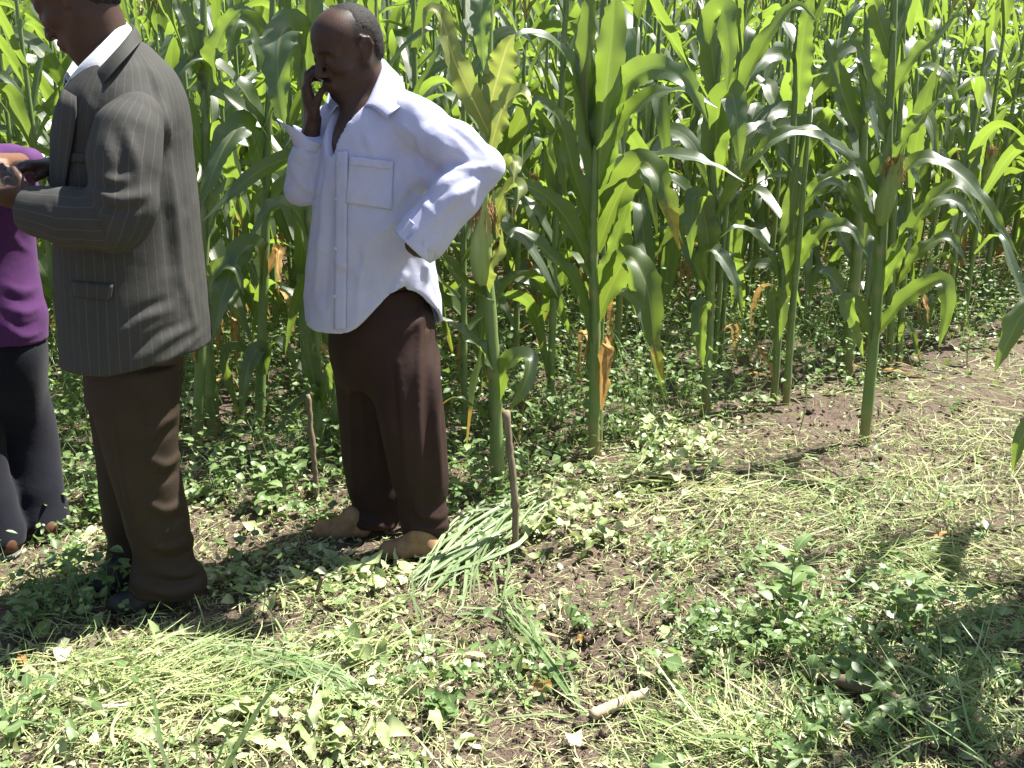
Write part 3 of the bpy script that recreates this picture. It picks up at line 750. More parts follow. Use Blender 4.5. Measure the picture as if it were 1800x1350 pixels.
# ---- the man in the pinstripe jacket
def man_in_jacket():
    root = empty('person', G(255, 1055), 'standing person in grey pinstripe jacket, head bowed, back to the maize, holding something', 'person')
    F, L, U = frame(96, 30)
    C = P(134, 0, 2.66)
    X = lambda f, l, u: C + F * f + L * l + U * u
    bF, bL, _ = frame(98, 0)
    neck0 = P(196, 100, 2.68)
    shL, shR = P(236, 204, 2.50), P(240, 200, 2.88)
    elL, wrL = P(228, 372, 2.42), P(62, 362, 2.45)
    elR, wrR = P(205, 365, 2.92), P(92, 294, 2.72)
    pr = head_prims(C, F, L, U)
    pr += [rcone(X(-.035, 0, -.02), neck0, .06, .066, .03), rcone(X(.02, 0, -.09), neck0 + bF * .03, .035, .052, .04)]
    pr += [loft([pxs(650, 160, 320, 2.68, .12), pxs(450, 160, 310, 2.68, .14), pxs(250, 170, 300, 2.68, .15), pxs(150, 190, 270, 2.68, .08)], .03), rcone(shL, shR, .04, .04, .04)]
    pr += chain([shL, elL, wrL], [.042, .04, .028]) + chain([shR, elR, wrR], [.042, .038, .028])
    hL = nrm(P(8, 330, 2.50) - wrL); hR = nrm(P(20, 292, 2.62) - wrR)
    pr += hand_prims(wrL, hL, nrm(A(-.1, .75, .66)), nrm(A(.1, -.5, .85)), (.45, .5, .55, .6), 1.0, (.5, .8, .4), (.3, .9, .5))
    pr += hand_prims(wrR, hR, nrm(A(-.1, -.1, -1)), nrm(A(0, -1, .1)), (.4, .45, .5, .5), 1.0, (.3, .9, .35), (.1, .9, .5))
    pr += chain([P(225, 640, 2.62), P(240, 800, 2.66), P(275, 1010, 2.7)], [.085, .06, .04]) + chain([P(215, 640, 2.8), P(215, 800, 2.84), P(222, 980, 2.86)], [.08, .058, .04])
    person_part(root, 'body', pr, .0045, M_SKIN, None, skin_attrs(X(.098, 0, -.073), (U,), None, (X(.078, 0, -.108), .026, .5)))
    add_eyes(root, C, F, L, U)
    def keep(q):
        f, l, u = q[..., 0], q[..., 1], q[..., 2]
        front = np.minimum(.06 - f + .5 * np.clip(u - .06, 0, .1), .012 - f + .9 * np.clip(u - .015, 0, .2))
        earcut = np.hypot(f + .012, u / 1.2) - .034
        return np.minimum(np.minimum(front, u + .05 + np.clip(-f, 0, 1) * .1), np.where(np.abs(l) > .05, earcut, 1))
    V, Q = hair_mesh(C, F, L, U, 1.0, keep, .0038)
    ob('hair', mk('hair', rel(V, root), Q), M_HAIR, root)
    # jacket body
    st = [pxs(672, 118, 362, 2.70, .235), pxs(610, 117, 366, 2.70, .235), pxs(520, 112, 360, 2.70, .225), pxs(430, 106, 350, 2.70, .215), pxs(340, 102, 342, 2.69, .21), pxs(260, 104, 333, 2.69, .215), pxs(200, 112, 326, 2.68, .215), pxs(160, 128, 316, 2.68, .20),
          pxs(125, 150, 300, 2.68, .165), pxs(98, 165, 275, 2.68, .12), pxs(75, 172, 250, 2.68, .08)]
    jb = [loft(st, .03), rcone(neck0 + A(.04, 0, -.03), shL + A(0, .03, -.02), .05, .066, .05), rcone(neck0 + A(.04, 0, -.03), shR + A(0, -.03, -.02), .05, .066, .05)]
    fn0 = lambda p: evalf(jb, p)
    FJ = folds(fn0, [([(262, 110), (285, 165), (300, 245)], .014, .009), ([(262, 130), (276, 190), (284, 270)], .010, -.009), ([(190, 612), (240, 565), (300, 545)], .011, .008), ([(200, 585), (250, 545), (300, 525)], .010, -.006), ([(230, 645), (290, 600), (345, 570)], .011, .007), ([(215, 635), (270, 590), (320, 568)], .009, -.006),
        ([(280, 645), (330, 608), (355, 585)], .010, .005), ([(300, 280), (312, 400), (322, 520)], .016, .008), ([(285, 320), (295, 430), (300, 520)], .014, -.003), ([(145, 450), (150, 560), (155, 630)], .014, .007), ([(165, 460), (172, 560), (176, 640)], .012, -.006), ([(150, 165), (160, 200), (163, 250)], .010, .004), ([(245, 100), (250, 130), (240, 165)], .008, -.004), ([(320, 480), (335, 540), (345, 590)], .012, .006)])
    zlo, zhi = P(220, 662, 2.47)[2], P(360, 600, 2.75)[2]
    axc = P(235, 400, 2.7)
    def post(p, d):
        d = d - 1.3 * FJ(p) - wrinkle(p, .004, 15, 21, (1, 1, .5)) - wrinkle(p, .001, 60, 23)
        zh = np.interp(p[..., 0], [P(115, 640, 2.6)[0], P(200, 660, 2.5)[0], P(280, 640, 2.55)[0], P(362, 600, 2.7)[0]], [P(115, 640, 2.6)[2], P(200, 662, 2.47)[2], P(280, 645, 2.5)[2], P(362, 606, 2.7)[2]])
        d = np.maximum(d, zh - p[..., 2])
        n = p - neck0; up = n[..., 2]; fr = n @ bF; sd = n @ bL
        rad = np.hypot(fr - .02, sd); d = np.maximum(d, np.minimum(.068 + np.clip(up, 0, .2) * .3 - rad, up + .07))
        return np.maximum(d, np.minimum(np.minimum(.02 + (up + .27) * .30 - np.abs(sd), fr - .02), up + .27))
    D = np.array(sorted(st)); 
    def stripes(V):
        cx = np.interp(V[:, 2], D[:, 0], D[:, 1]); cy = np.interp(V[:, 2], D[:, 0], D[:, 2]); hx = np.interp(V[:, 2], D[:, 0], D[:, 3]); hy = np.interp(V[:, 2], D[:, 0], D[:, 4])
        th = np.arctan2((V[:, 0] - cx) / hx, -(V[:, 1] - cy) / hy)
        return dict(stripe=th * .19 + .4)
    jacket = person_part(root, 'jacket', jb, .0068, M_PIN, post, stripes)
    fj = lambda p: post(p, evalf(jb, p))
    def sleeve(pts, rs, fl):
        pts = [np.asarray(q) for q in pts]; s = chain(pts, rs, .03); f0 = lambda p: evalf(s, p)
        FSl = folds(f0, fl)
        end = pts[-1]; dn = nrm(pts[-1] - pts[-2])
        def sp(p, d):
            d = d - 1.3 * FSl(p) - wrinkle(p, .0025, 24, 31)
            q = p - end
            d = np.maximum(d, q @ dn - .008)
            rr = np.linalg.norm(q - (q @ dn)[..., None] * dn, axis=-1)
            return np.maximum(d, -np.maximum(rr - rs[-1] + .006, -.03 - q @ dn))
        def sa(V):
            best = np.full(len(V), 9.); out = np.zeros(len(V))
            for i in range(len(pts) - 1):
                ba = pts[i + 1] - pts[i]; h = np.clip((V - pts[i]) @ ba / (ba @ ba), 0, 1); q = V - pts[i] - h[:, None] * ba; d = np.linalg.norm(q, axis=1)
                t = nrm(ba); e1 = nrm(np.cross(t, A(0, 1, .02))); e2 = np.cross(t, e1)
                if e1[0] + e1[2] < 0: e1, e2 = e1, e2
                a = np.arctan2(q @ e1, -q @ A(0, 1, 0)); m = d < best; out[m] = a[m]; best[m] = d[m]
            return dict(stripe=out * .072 + .3)
        return person_part(root, 'sleeve', s, .006, M_PIN, sp, sa, jacket)
    sleeve([P(240, 205, 2.51), P(226, 235, 2.475), P(218, 280, 2.45), P(216, 355, 2.42), P(205, 388, 2.42), P(130, 385, 2.43), P(70, 372, 2.45), P(50, 368, 2.455)], [.062, .074, .078, .076, .07, .072, .056, .05],
           [([(166, 335), (205, 352), (262, 340)], .011, .010), ([(166, 350), (200, 370), (255, 362)], .010, -.009), ([(168, 305), (200, 318), (230, 312)], .010, .007), ([(164, 320), (190, 333), (222, 330)], .008, -.006), ([(168, 352), (190, 388), (212, 430)], .011, .009), ([(158, 352), (172, 390), (185, 432)], .009, -.008), ([(140, 345), (148, 390), (158, 428)], .010, .007),
            ([(112, 350), (118, 390), (126, 420)], .008, .004), ([(222, 225), (238, 280), (245, 330)], .011, .007), ([(205, 235), (212, 285), (205, 320)], .010, -.007), ([(188, 240), (188, 290), (178, 320)], .010, .005), ([(90, 352), (96, 390), (104, 408)], .007, -.004), ([(240, 380), (225, 410), (190, 432)], .010, .006)])
    sleeve([shR, P(215, 280, 2.95), elR, P(150, 335, 2.83), P(112, 305, 2.755)], [.066, .072, .066, .058, .05], [])
    # white shirt collar, jacket collar and lapels
    def strap(name, mat_, cp, parent, lift, stripe=None, n=26):
        inn = spline([P(*a_) for a_, _ in cp], n); outr = spline([P(*b_) for _, b_ in cp], n); up_ = A(0, 0, 1)
        ctr = neck0 + A(0, 0, -.06)
        rows = [inn + (ctr - inn) * .18 - up_ * .03, inn - up_ * .006] + [inn * (1 - w) + outr * w + up_ * lift * math.sin(math.pi * min(1, w + .1)) for w in (.08, .35, .65, .9)] + [outr]
        o = band(name, rows, root, mat_, parent, .0026)
        if stripe is not None:
            t = o.data.attributes.new('stripe', 'FLOAT', 'POINT'); t.data.foreach_set('value', np.repeat(np.linspace(0, stripe, len(rows)), n).astype(np.float32))
        return o
    strap('shirt_collar', M_WHITE, [((121, 140, 2.58), (134, 154, 2.55)), ((140, 116, 2.57), (156, 137, 2.52)), ((166, 90, 2.58), (187, 108, 2.53)), ((194, 62, 2.62), (216, 76, 2.58)), ((212, 42, 2.7), (232, 50, 2.69)),
          ((196, 46, 2.77), (212, 52, 2.8)), ((165, 68, 2.79), (170, 84, 2.83)), ((138, 100, 2.76), (132, 118, 2.79)), ((116, 136, 2.68), (112, 150, 2.69))], root, .012)
    rows = [[P(x, y, Y) for x, y, Y in r] for r in (((150, 128, 2.56), (120, 142, 2.6), (112, 150, 2.68)), ((142, 170, 2.57), (112, 190, 2.6), (106, 195, 2.7)), ((128, 230, 2.58), (106, 250, 2.62), (102, 250, 2.72)), ((118, 300, 2.6), (102, 310, 2.64), (100, 310, 2.72)), ((116, 350, 2.62), (104, 350, 2.66), (102, 350, 2.72)))]
    band('shirt_front', rows, root, M_WHITE, root, .002)
    strap('collar', M_PIN, [((139, 160, 2.545), (146, 176, 2.52)), ((158, 138, 2.525), (180, 150, 2.49)), ((187, 107, 2.53), (208, 116, 2.50)), ((216, 74, 2.58), (234, 88, 2.55)), ((234, 47, 2.69), (249, 68, 2.70)),
          ((214, 50, 2.8), (222, 66, 2.83)), ((172, 82, 2.85), (178, 100, 2.89)), ((132, 118, 2.81), (138, 136, 2.84)), ((112, 152, 2.71), (116, 170, 2.72))], jacket, .010, .04)
    for grid, off in ([[[(139, 172), (128, 166), (117, 159)], [(139, 200), (124, 195), (109, 190)], [(134, 240), (119, 238), (105, 236)], [(126, 290), (114, 290), (103, 289)], [(118, 340), (110, 340), (103, 340)], [(112, 400), (109, 402), (106, 402)]], .010],):
        lp = drape(fj, [spline(np.array(r, float), 7) for r in grid], off, root, 'lapel', M_PIN, jacket, .004)
        t = lp.data.attributes.new('stripe', 'FLOAT', 'POINT'); t.data.foreach_set('value', np.tile(np.linspace(0, .05, 7), len(grid)).astype(np.float32))
    def jdrape(name, tl, tr_, bl, br, R, Cn, off, th):
        o = drape(fj, lerp_grid(tl, tr_, bl, br, R, Cn), off, root, name, M_PIN, jacket, th)
        a2 = o.data.attributes.new('stripe', 'FLOAT', 'POINT'); a2.data.foreach_set('value', np.tile(np.linspace(0, .09, Cn) + .004, R).astype(np.float32)); return o
    jdrape('pocket_flap', (126, 494), (200, 500), (130, 520), (196, 527), 5, 12, .005, .004)
    jdrape('breast_pocket', (118, 268), (160, 270), (116, 284), (158, 286), 4, 8, .004, .003)
    # trousers
    tr = [loft([pxs(700, 158, 312, 2.7, .165), pxs(640, 158, 315, 2.7, .17), pxs(560, 165, 315, 2.7, .16), pxs(500, 170, 310, 2.7, .14)], .04),
          loft([pxs(1046, 232, 352, 2.68, .085), pxs(1030, 226, 362, 2.68, .095), pxs(1005, 232, 352, 2.68, .09), pxs(975, 236, 338, 2.68, .088), pxs(920, 222, 332, 2.67, .09), pxs(860, 206, 322, 2.66, .095), pxs(790, 186, 313, 2.65, .1), pxs(710, 166, 312, 2.64, .11), pxs(640, 158, 310, 2.64, .11)], .02),
          loft([pxs(1022, 188, 262, 2.86, .075), pxs(1000, 184, 268, 2.86, .085), pxs(960, 190, 268, 2.86, .08), pxs(900, 182, 268, 2.85, .085), pxs(800, 172, 272, 2.83, .095), pxs(700, 160, 290, 2.81, .105), pxs(640, 160, 300, 2.8, .11)], .02)]
    fn1 = lambda p: evalf(tr, p)
    FT = folds(fn1, [([(312, 728), (285, 745), (262, 770)], .011, .009), ([(312, 750), (285, 768), (265, 795)], .010, -.007), ([(318, 800), (290, 818), (258, 805)], .011, .010), ([(318, 825), (290, 842), (262, 832)], .010, -.008), ([(325, 878), (290, 898), (252, 880)], .011, .011), ([(328, 905), (292, 922), (258, 910)], .010, -.009),
        ([(338, 945), (292, 965), (258, 950)], .010, .010), ([(340, 965), (300, 985), (262, 972)], .009, -.009), ([(352, 990), (320, 1010), (270, 1000)], .012, .011), ([(355, 1012), (300, 1024), (245, 1012)], .009, -.009), ([(238, 1030), (300, 1042), (360, 1028)], .012, .008), ([(198, 690), (215, 820), (240, 940)], .010, .006), ([(240, 680), (252, 800), (262, 900)], .011, -.005)])
    def tpost(p, d):
        lowz = np.clip((.35 - p[..., 2]) / .2, 0, 1)
        return np.maximum(d, .034 - p[..., 2]) - 1.9 * FT(p) - wrinkle(p, .004, 15, 41, (1, 1, .3)) - lowz * wrinkle(p, .005, 32, 43, (.4, .4, 1.4))
    person_part(root, 'trousers', tr, .0068, M_TROU2, tpost)
    for a_, b_ in ((G(318, 1068), G(185, 1072)), (G(250, 1030), G(140, 1040))):
        q, d = shoe_prims(a_, b_)
        person_part(root, 'shoe', q, .0045, M_BLACKSHOE, lambda p, d, z=a_[2]: np.maximum(d, z - .004 - p[..., 2]))
    # what he holds: a pale rounded case with a dark flap
    c = P(10, 318, 2.56); a1 = nrm(A(.8, -.1, -.55)); a2 = nrm(np.cross(a1, A(0, 1, 0))); a3 = np.cross(a1, a2)
    V, Q = nets([ell(c, (.052, .022, .03), np.stack([a1, a2, a3])), rcone(c - a1 * .03, c + a1 * .03, .022, .019, .02)], .004)
    pc = ob('small_case', mk('small_case', V - c, Q), simple('cream_plastic', (.55, .5, .36), (.42, .38, .27), 20, .5, .1), None, c)
    tag(pc, 'small pale cream rounded case held in the jacketed person\'s hands', 'case')
    V, Q = nets([ell(c - a2 * .008 * (1 if a2[2] < 0 else -1) + A(0, 0, .008), (.056, .018, .0315), np.stack([a1, a2, a3]))], .004)
    ob('dark_cover', mk('dark_cover', V - c, Q), M_PHONE, pc)
    return root

# ---- the person in the purple top, cut by the picture's left edge
def person_purple():
    root = empty('person', G(20, 975), 'person in purple top and navy trousers cut off by the left edge', 'person')
    F, L, U = frame(-70, 28)
    C = P(-105, 120, 3.15)
    X = lambda f, l, u: C + F * f + L * l + U * u
    bF, bL, _ = frame(-70, 0)
    neck0 = P(-95, 215, 3.15)
    shN, shF = P(-80, 285, 2.98), P(-55, 285, 3.3)
    elN, wrN = P(-95, 400, 2.93), P(-60, 300, 2.72)
    elF, wrF = P(28, 285, 3.2), P(-25, 300, 2.86)
    elF = P(42, 290, 3.12); wrF = P(-12, 285, 2.86)
    elN = P(-70, 420, 2.95); wrN = P(-75, 330, 2.72)
    pr = head_prims(C, F, L, U, .95)
    pr += [rcone(X(-.035, 0, -.02), neck0, .052, .056, .03), rcone(X(.02, 0, -.09), neck0 + bF * .03, .03, .045, .04)]
    pr += [loft([pxs(620, -110, 60, 3.15, .12), pxs(450, -110, 50, 3.15, .12), pxs(300, -120, 30, 3.15, .13), pxs(240, -120, -70, 3.15, .06)], .03), rcone(shN, shF, .045, .045, .04)]
    pr += chain([shN, elN, wrN], [.045, .036, .026]) + chain([shF, elF, wrF], [.045, .037, .026])
    pr += hand_prims(wrF, nrm(P(2, 283, 2.66) - wrF), nrm(A(0, -.2, -1)), nrm(A(-1, -.1, .2)), (.2, .25, .3, .4), .92)
    pr += hand_prims(wrN, nrm(A(.5, -.6, .3)), nrm(A(.3, .3, .9)), nrm(A(-.6, -.5, .4)), (.3, .3, .4, .4), .92)
    pr += chain([P(20, 640, 3.22), P(50, 790, 3.22), P(78, 925, 3.12)], [.075, .052, .036]) + chain([P(-50, 640, 3.06), P(-30, 790, 3.06), P(0, 950, 3.0)], [.075, .052, .036])
    person_part(root, 'body', pr, .0055, M_SKIN3, None, skin_attrs())
    add_eyes(root, C, F, L, U, .95)
    V, Q = hair_mesh(C, F, L, U, .95, lambda q: np.minimum(.05 - q[..., 0] + .6 * np.clip(q[..., 2] - .05, 0, .1), q[..., 2] + .07 - .5 * np.clip(q[..., 0] + .02, 0, 1)), .0045, .003, .014)
    ob('hair', mk('hair', rel(V, root), Q), M_HAIR, root)
    tp = [loft([pxs(614, -150, 80, 3.15, .16), pxs(560, -145, 78, 3.15, .16), pxs(500, -138, 66, 3.15, .15), pxs(420, -130, 56, 3.15, .145), pxs(350, -128, 66, 3.15, .15), pxs(290, -140, 40, 3.15, .16), pxs(258, -135, -10, 3.15, .13), pxs(225, -130, -60, 3.15, .085)], .03)]
    tp += chain([shF, shF * .25 + elF * .75, elF + A(.01, 0, 0)], [.062, .058, .054], .03) + chain([shN, shN * .35 + elN * .65], [.064, .06], .03)
    f0 = lambda p: evalf(tp, p)
    FP = folds(f0, [([(5, 500), (40, 512), (66, 505)], .010, .006), ([(5, 520), (40, 530), (66, 522)], .009, -.005), ([(5, 540), (45, 550), (74, 538)], .010, .007), ([(10, 575), (40, 592), (76, 584)], .010, .007), ([(10, 560), (40, 574), (74, 562)], .008, -.005), ([(20, 605), (35, 545)], .009, -.005), ([(10, 400), (35, 430), (52, 440)], .010, .006)])
    zh = P(30, 612, 3.05)[2]
    def post(p, d):
        d = np.maximum(d - FP(p) - wrinkle(p, .003, 28, 51, (.5, .5, 1.2)), zh + .012 * np.sin(p[..., 0] * 14) - p[..., 2])
        n = p - neck0; return np.maximum(d, np.minimum(.058 - np.hypot(n @ bF - .01, n @ bL) + np.clip(n[..., 2], 0, 1) * .4, n[..., 2] + .05))
    person_part(root, 'top', tp, .007, M_PURPLE, post)
    tr = [loft([pxs(735, -90, 60, 3.15, .05), pxs(700, -105, 70, 3.15, .1), pxs(660, -120, 76, 3.15, .14), pxs(610, -125, 76, 3.15, .15), pxs(560, -115, 60, 3.15, .14)], .04),
          loft([pxs(940, 42, 116, 3.11, .06), pxs(915, 30, 116, 3.13, .075), pxs(860, 12, 106, 3.16, .08), pxs(780, -14, 98, 3.2, .09), pxs(700, -40, 86, 3.2, .1), pxs(620, -60, 76, 3.2, .12)], .03),
          loft([pxs(970, -46, 42, 2.99, .06), pxs(940, -52, 42, 3.0, .08), pxs(880, -70, 26, 3.03, .085), pxs(800, -95, 8, 3.06, .09), pxs(700, -120, -8, 3.07, .1), pxs(620, -135, -10, 3.09, .11)], .02)]
    person_part(root, 'trousers', tr, .007, M_NAVY, lambda p, d: np.maximum(d - wrinkle(p, .006, 17, 61, (1, 1, .6)) - np.clip((.35 - p[..., 2]) / .2, 0, 1) * wrinkle(p, .003, 34, 63, (.4, .4, 1.4)), .03 - p[..., 2]))
    # slip-on shoes with grey soles
    for a_, b_ in ((G(88, 948), G(98, 918)), (G(18, 978), G(14, 945))):
        dd = nrm(b_ - a_); heel = a_ - dd * .03; toe = heel + dd * .22
        q, d = shoe_prims(heel + A(0, 0, .012), toe + A(0, 0, .012), h=.042)
        so = person_part(root, 'shoe', q, .005, M_ORANGE, lambda p, d, z=a_[2]: np.maximum(d, z + .012 - p[..., 2]))
        q2 = [rcone(heel + dd * .035 + A(0, 0, .014), toe - dd * .045 + A(0, 0, .014), .037, .04, .01)]
        person_part(root, 'sole', q2, .005, M_GREYSOLE, lambda p, d, z=a_[2]: np.maximum(np.maximum(d, z - .004 - p[..., 2]), p[..., 2] - z - .016), None, so)
    return root
man_in_shirt(); man_in_jacket(); person_purple()
# ------------------------------------------------------------------ maize
M_LEAF = leaf_mat('maize_leaf', (.036, .066, .026), (.066, .104, .044), (.38, .56, .06), .43, .42, spec=1.0, coat=.7)
M_LEAF_PALE = leaf_mat('maize_leaf_sick', (.16, .21, .07), (.26, .30, .11), (.42, .5, .07), .36, .42, (.36, .30, .09), .42)
M_LEAF_TIP = leaf_mat('maize_leaf_yellowing', (.055, .095, .03), (.09, .13, .05), (.36, .5, .05), .4, .42, None, .5, (.50, .30, .05))
M_DRY = leaf_mat('maize_leaf_dry', (.40, .27, .11), (.5, .38, .18), (.55, .33, .1), .3, .7, (.30, .13, .04), .5, None, True, .2)
M_FAR = leaf_mat('maize_far', (.036, .066, .026), (.066, .104, .044), (.38, .56, .06), .43, .42, objrand=False, spec=1.0, coat=.7)
def stalk_mat():
    m, nt, b = mat('maize_stalk'); h = attr(nt, 'h'); nodeb = attr(nt, 'node'); v = objco(nt)
    mp = nt.nodes.new('ShaderNodeMapping'); mp.inputs['Scale'].default_value = (1, 1, .06); nt.links.new(v, mp.inputs[0])
    st = noise(nt, 150, 3, .6, mp.outputs[0])
    c = mixc(nt, st, (.10, .17, .045), (.19, .26, .09))
    low = ramp(nt, [(.0, (1, 1, 1)), (.16, (0, 0, 0))], mth(nt, 'ADD', h, mth(nt, 'MULTIPLY', mth(nt, 'SUBTRACT', noise(nt, 11, 3, .6, v), .5), .14)))
    c = mixc(nt, mth(nt, 'MULTIPLY', low, .7), c, (.30, .20, .09))
    c = mixc(nt, mth(nt, 'MULTIPLY', nodeb, .6), c, (.30, .28, .13))
    nt.links.new(c, b.inputs['Base Color']); b.inputs['Roughness'].default_value = .45
    bump(nt, b, st, .4, .002); return m
M_STALK = stalk_mat()
M_HUSK = simple('maize_husk', (.20, .28, .08), (.30, .36, .13), 60, .6, .5, .3, (1, 1, .08))
M_SILK = simple('maize_silk', (.28, .12, .045), (.42, .26, .13), 90, .7, .3)
M_TASSEL = simple('maize_tassel', (.42, .36, .15), (.32, .3, .1), 70, .8, .3)

def leaf_strip(C, S, halfw, fold=.25, ruff=.12, m=7, k=9.0, ph=0.0):
    C = np.asarray(C); n = len(C); T = nrm(np.gradient(C, axis=0)); S = nrm(S - (S * T).sum(1, keepdims=True) * T); N = np.cross(S, T)
    if N[:, 2].mean() < 0: N = -N
    u = np.linspace(-1, 1, m); s = np.linspace(0, 1, n)
    wave = np.sin(k * 2 * s[:, None] + ph + (u[None] > 0) * 1.9) + .6 * np.sin(k * 4.3 * s[:, None] + 2 * ph)
    off = fold * np.abs(u)[None] + ruff * wave * (np.abs(u) ** 2)[None] * np.minimum(1, s * 5)[:, None]
    rj = np.random.default_rng(int(abs(ph) * 1e4) + n); jag = 1 + .07 * rj.normal(size=(n, 2))
    if rj.random() < .5 and n > 8: jag[int(rj.integers(n // 4, n - 3)), int(rj.integers(2))] *= rj.uniform(.35, .75)
    uu = np.where(u[None] < 0, u[None] * jag[:, :1], u[None] * jag[:, 1:])
    V = C[:, None] + halfw[:, None, None] * (uu[..., None] * S[:, None] + off[..., None] * N[:, None])
    i = np.arange(n - 1)[:, None] * m; j = np.arange(m - 1)[None]
    Q = np.stack([i + j, i + j + 1, i + m + j + 1, i + m + j], -1).reshape(-1, 4)
    uv = np.stack([np.tile((u + 1) / 2, n), np.repeat(s, m)], 1)
    return V.reshape(-1, 3), Q, uv
def wprof(s): return np.clip(np.minimum(.42 + s * 2.6, 1.0), 0, 1) * np.clip(1 - np.clip((s - .35) / .65, 0, 1) ** 2.1, 0.02, 1)
def gen_leaf(ln, e0, e1, bp, hw, twist, n=20, m=7, kink=0.0, sway=0.0, fold=.25, ruff=.12, ph=0.0):
    s = np.linspace(0, 1, n); f = 1 / (1 + np.exp(-(s - bp) * (9 + kink * 40))); f = (f - f[0]) / (f[-1] - f[0])
    e = e0 + (e1 - e0) * f
    yaw = sway * s ** 1.5
    d = np.stack([np.cos(e) * np.cos(yaw), np.cos(e) * np.sin(yaw), np.sin(e)], 1)
    C = np.vstack([[0, 0, 0], np.cumsum((d[1:] + d[:-1]) / 2 * ln / (n - 1), 0)])
    r = twist * s ** 1.3
    side = np.stack([-np.sin(yaw), np.cos(yaw), np.zeros(n)], 1); nn = np.cross(d, side)
    S = side * np.cos(r)[:, None] + nn * np.sin(r)[:, None]
    return leaf_strip(C, S, hw * wprof(s), fold, ruff, m, 5 + 4 * ln, ph)

rl = np.random.default_rng(11)
LEAVES = {}
def leaf_bank():
    spec = dict(up=(12, (68, 82), (5, 55), (.55, .8)), arch=(16, (52, 72), (-75, -25), (.38, .58)), droop=(12, (35, 60), (-88, -60), (.22, .42)), dry=(6, (10, 45), (-92, -75), (.15, .3)))
    for kind, (cnt, e0, e1, bp) in spec.items():
        LEAVES[kind] = []
        for i in range(cnt):
            ln = rl.uniform(.62, .98) if kind != 'dry' else rl.uniform(.4, .6); hw = rl.uniform(.028, .046) if kind != 'dry' else rl.uniform(.014, .024)
            a = (ln, math.radians(rl.uniform(*e0)), math.radians(rl.uniform(*e1)), rl.uniform(*bp), hw, rl.normal() * (1.25 if kind != 'dry' else 1.6), )
            kw = dict(kink=max(0, rl.normal() * .9), sway=rl.normal() * .6, fold=rl.uniform(.08, .4), ruff=rl.uniform(.08, .26), ph=rl.random() * 6)
            hi = gen_leaf(*a, **kw); lo = gen_leaf(*a, n=9, m=3, **kw)
            mat_ = {'dry': M_DRY, 'droop': M_LEAF_TIP if i % 4 == 0 else M_LEAF}.get(kind, M_LEAF)
            me = mk('maize_leaf_' + kind, hi[0], hi[1], uv=hi[2]); me.materials.append(mat_)
            LEAVES[kind].append((me, lo))
leaf_bank()
def stalk_geo(path, r0, r1, z0=0.0, nodes=None, seg=8):
    n = len(path); s = np.linspace(0, 1, n); ln = np.linalg.norm(np.diff(path, axis=0), axis=1).sum()
    r = r0 + (r1 - r0) * s; nb = np.zeros(n)
    if nodes is not None:
        for q in nodes:
            g = np.exp(-((s - q) * ln / .012) ** 2); r = r * (1 + .16 * g); nb = np.maximum(nb, g)
            r = r + .0022 * np.clip(1 - np.abs(s - q - .03) / .05, 0, 1)
    r[0] *= 1.25
    V, Q, T, uv = tube(path, r, seg)
    h = np.r_[np.repeat(s * ln, seg), 0, ln] * .8; nb = np.r_[np.repeat(nb, seg), 0, 0]
    return V, Q, T, uv, h, nb
STALKS = []
def stalk_bank():
    for i in range(6):
        H = [1.95, 2.1, 2.2, 2.3, 2.4, 2.05][i]; n = 46; s = np.linspace(0, 1, n)
        az = rl.random() * 6.28; lean = rl.uniform(.01, .07)
        path = np.stack([math.cos(az) * lean * H * s ** 1.6, math.sin(az) * lean * H * s ** 1.6, H * s - .03], 1)
        nodes = np.cumsum(np.r_[.07, rl.uniform(.065, .085, 12)]); nodes = nodes[nodes < .95]
        V, Q, T, uv, h, nb = stalk_geo(path, rl.uniform(.0145, .019), .006, 0, nodes)
        me = mk('maize_stalk', V, Q, T, uv, dict(h=h, node=nb)); me.materials.append(M_STALK)
        pos = [np.array([np.interp(q + .035, s, path[:, k]) for k in range(3)]) for q in nodes]
        STALKS.append((me, H, nodes, pos))
stalk_bank()
def ear_meshes():
    t = np.linspace(0, 1, 14); ln = .2; r = .026 * np.sin(np.pi * np.clip(t * .86 + .12, 0, 1)) ** .8 + .004
    V, Q, T, uv = tube(np.stack([.02 * t ** 2, 0 * t, ln * t], 1), r, 12)
    V = V + (np.sin(np.arctan2(V[:, 1], V[:, 0]) * 5) * .0015)[:, None] * nrm(V * A(1, 1, 0))
    b = Bag(); b.add(V, Q, T, uv)
    for a in (0.4, 2.6, 4.4):                # husk leaf tips
        s = np.linspace(0, 1, 6); C = np.stack([.024 * (1 + s * .7) * math.cos(a) + .02, .024 * (1 + s * .7) * math.sin(a), .12 + .14 * s], 1)
        L_ = leaf_strip(C, np.tile([[-math.sin(a), math.cos(a), 0]], (6, 1)), .018 * (1 - s ** 1.5) + .001, .1, 0, 3); b.add(L_[0], L_[1], None, L_[2])
    husk = b.mesh('ear_husk'); husk.materials.append(M_HUSK)
    b = Bag(); r = np.random.default_rng(4)
    for i in range(44):
        a = r.random() * 6.28; d = r.uniform(.2, 1); e = r.uniform(.03, .075)
        pts = spline([A(.018, 0, .185), A(.02 + math.cos(a) * .012 * d, math.sin(a) * .012 * d, .215), A(.02 + math.cos(a) * .035 * d, math.sin(a) * .035 * d, .215 + e * .3 - .07 * d * r.random()), A(.02 + math.cos(a) * .045 * d, math.sin(a) * .045 * d, .2 - e * d)], 7)
        V, Q, T, uv = tube(pts, .0011, 3, False); b.add(V, Q, None, uv)
    silk = b.mesh('ear_silk'); silk.materials.append(M_SILK)
    return husk, silk
EAR, SILK = ear_meshes()
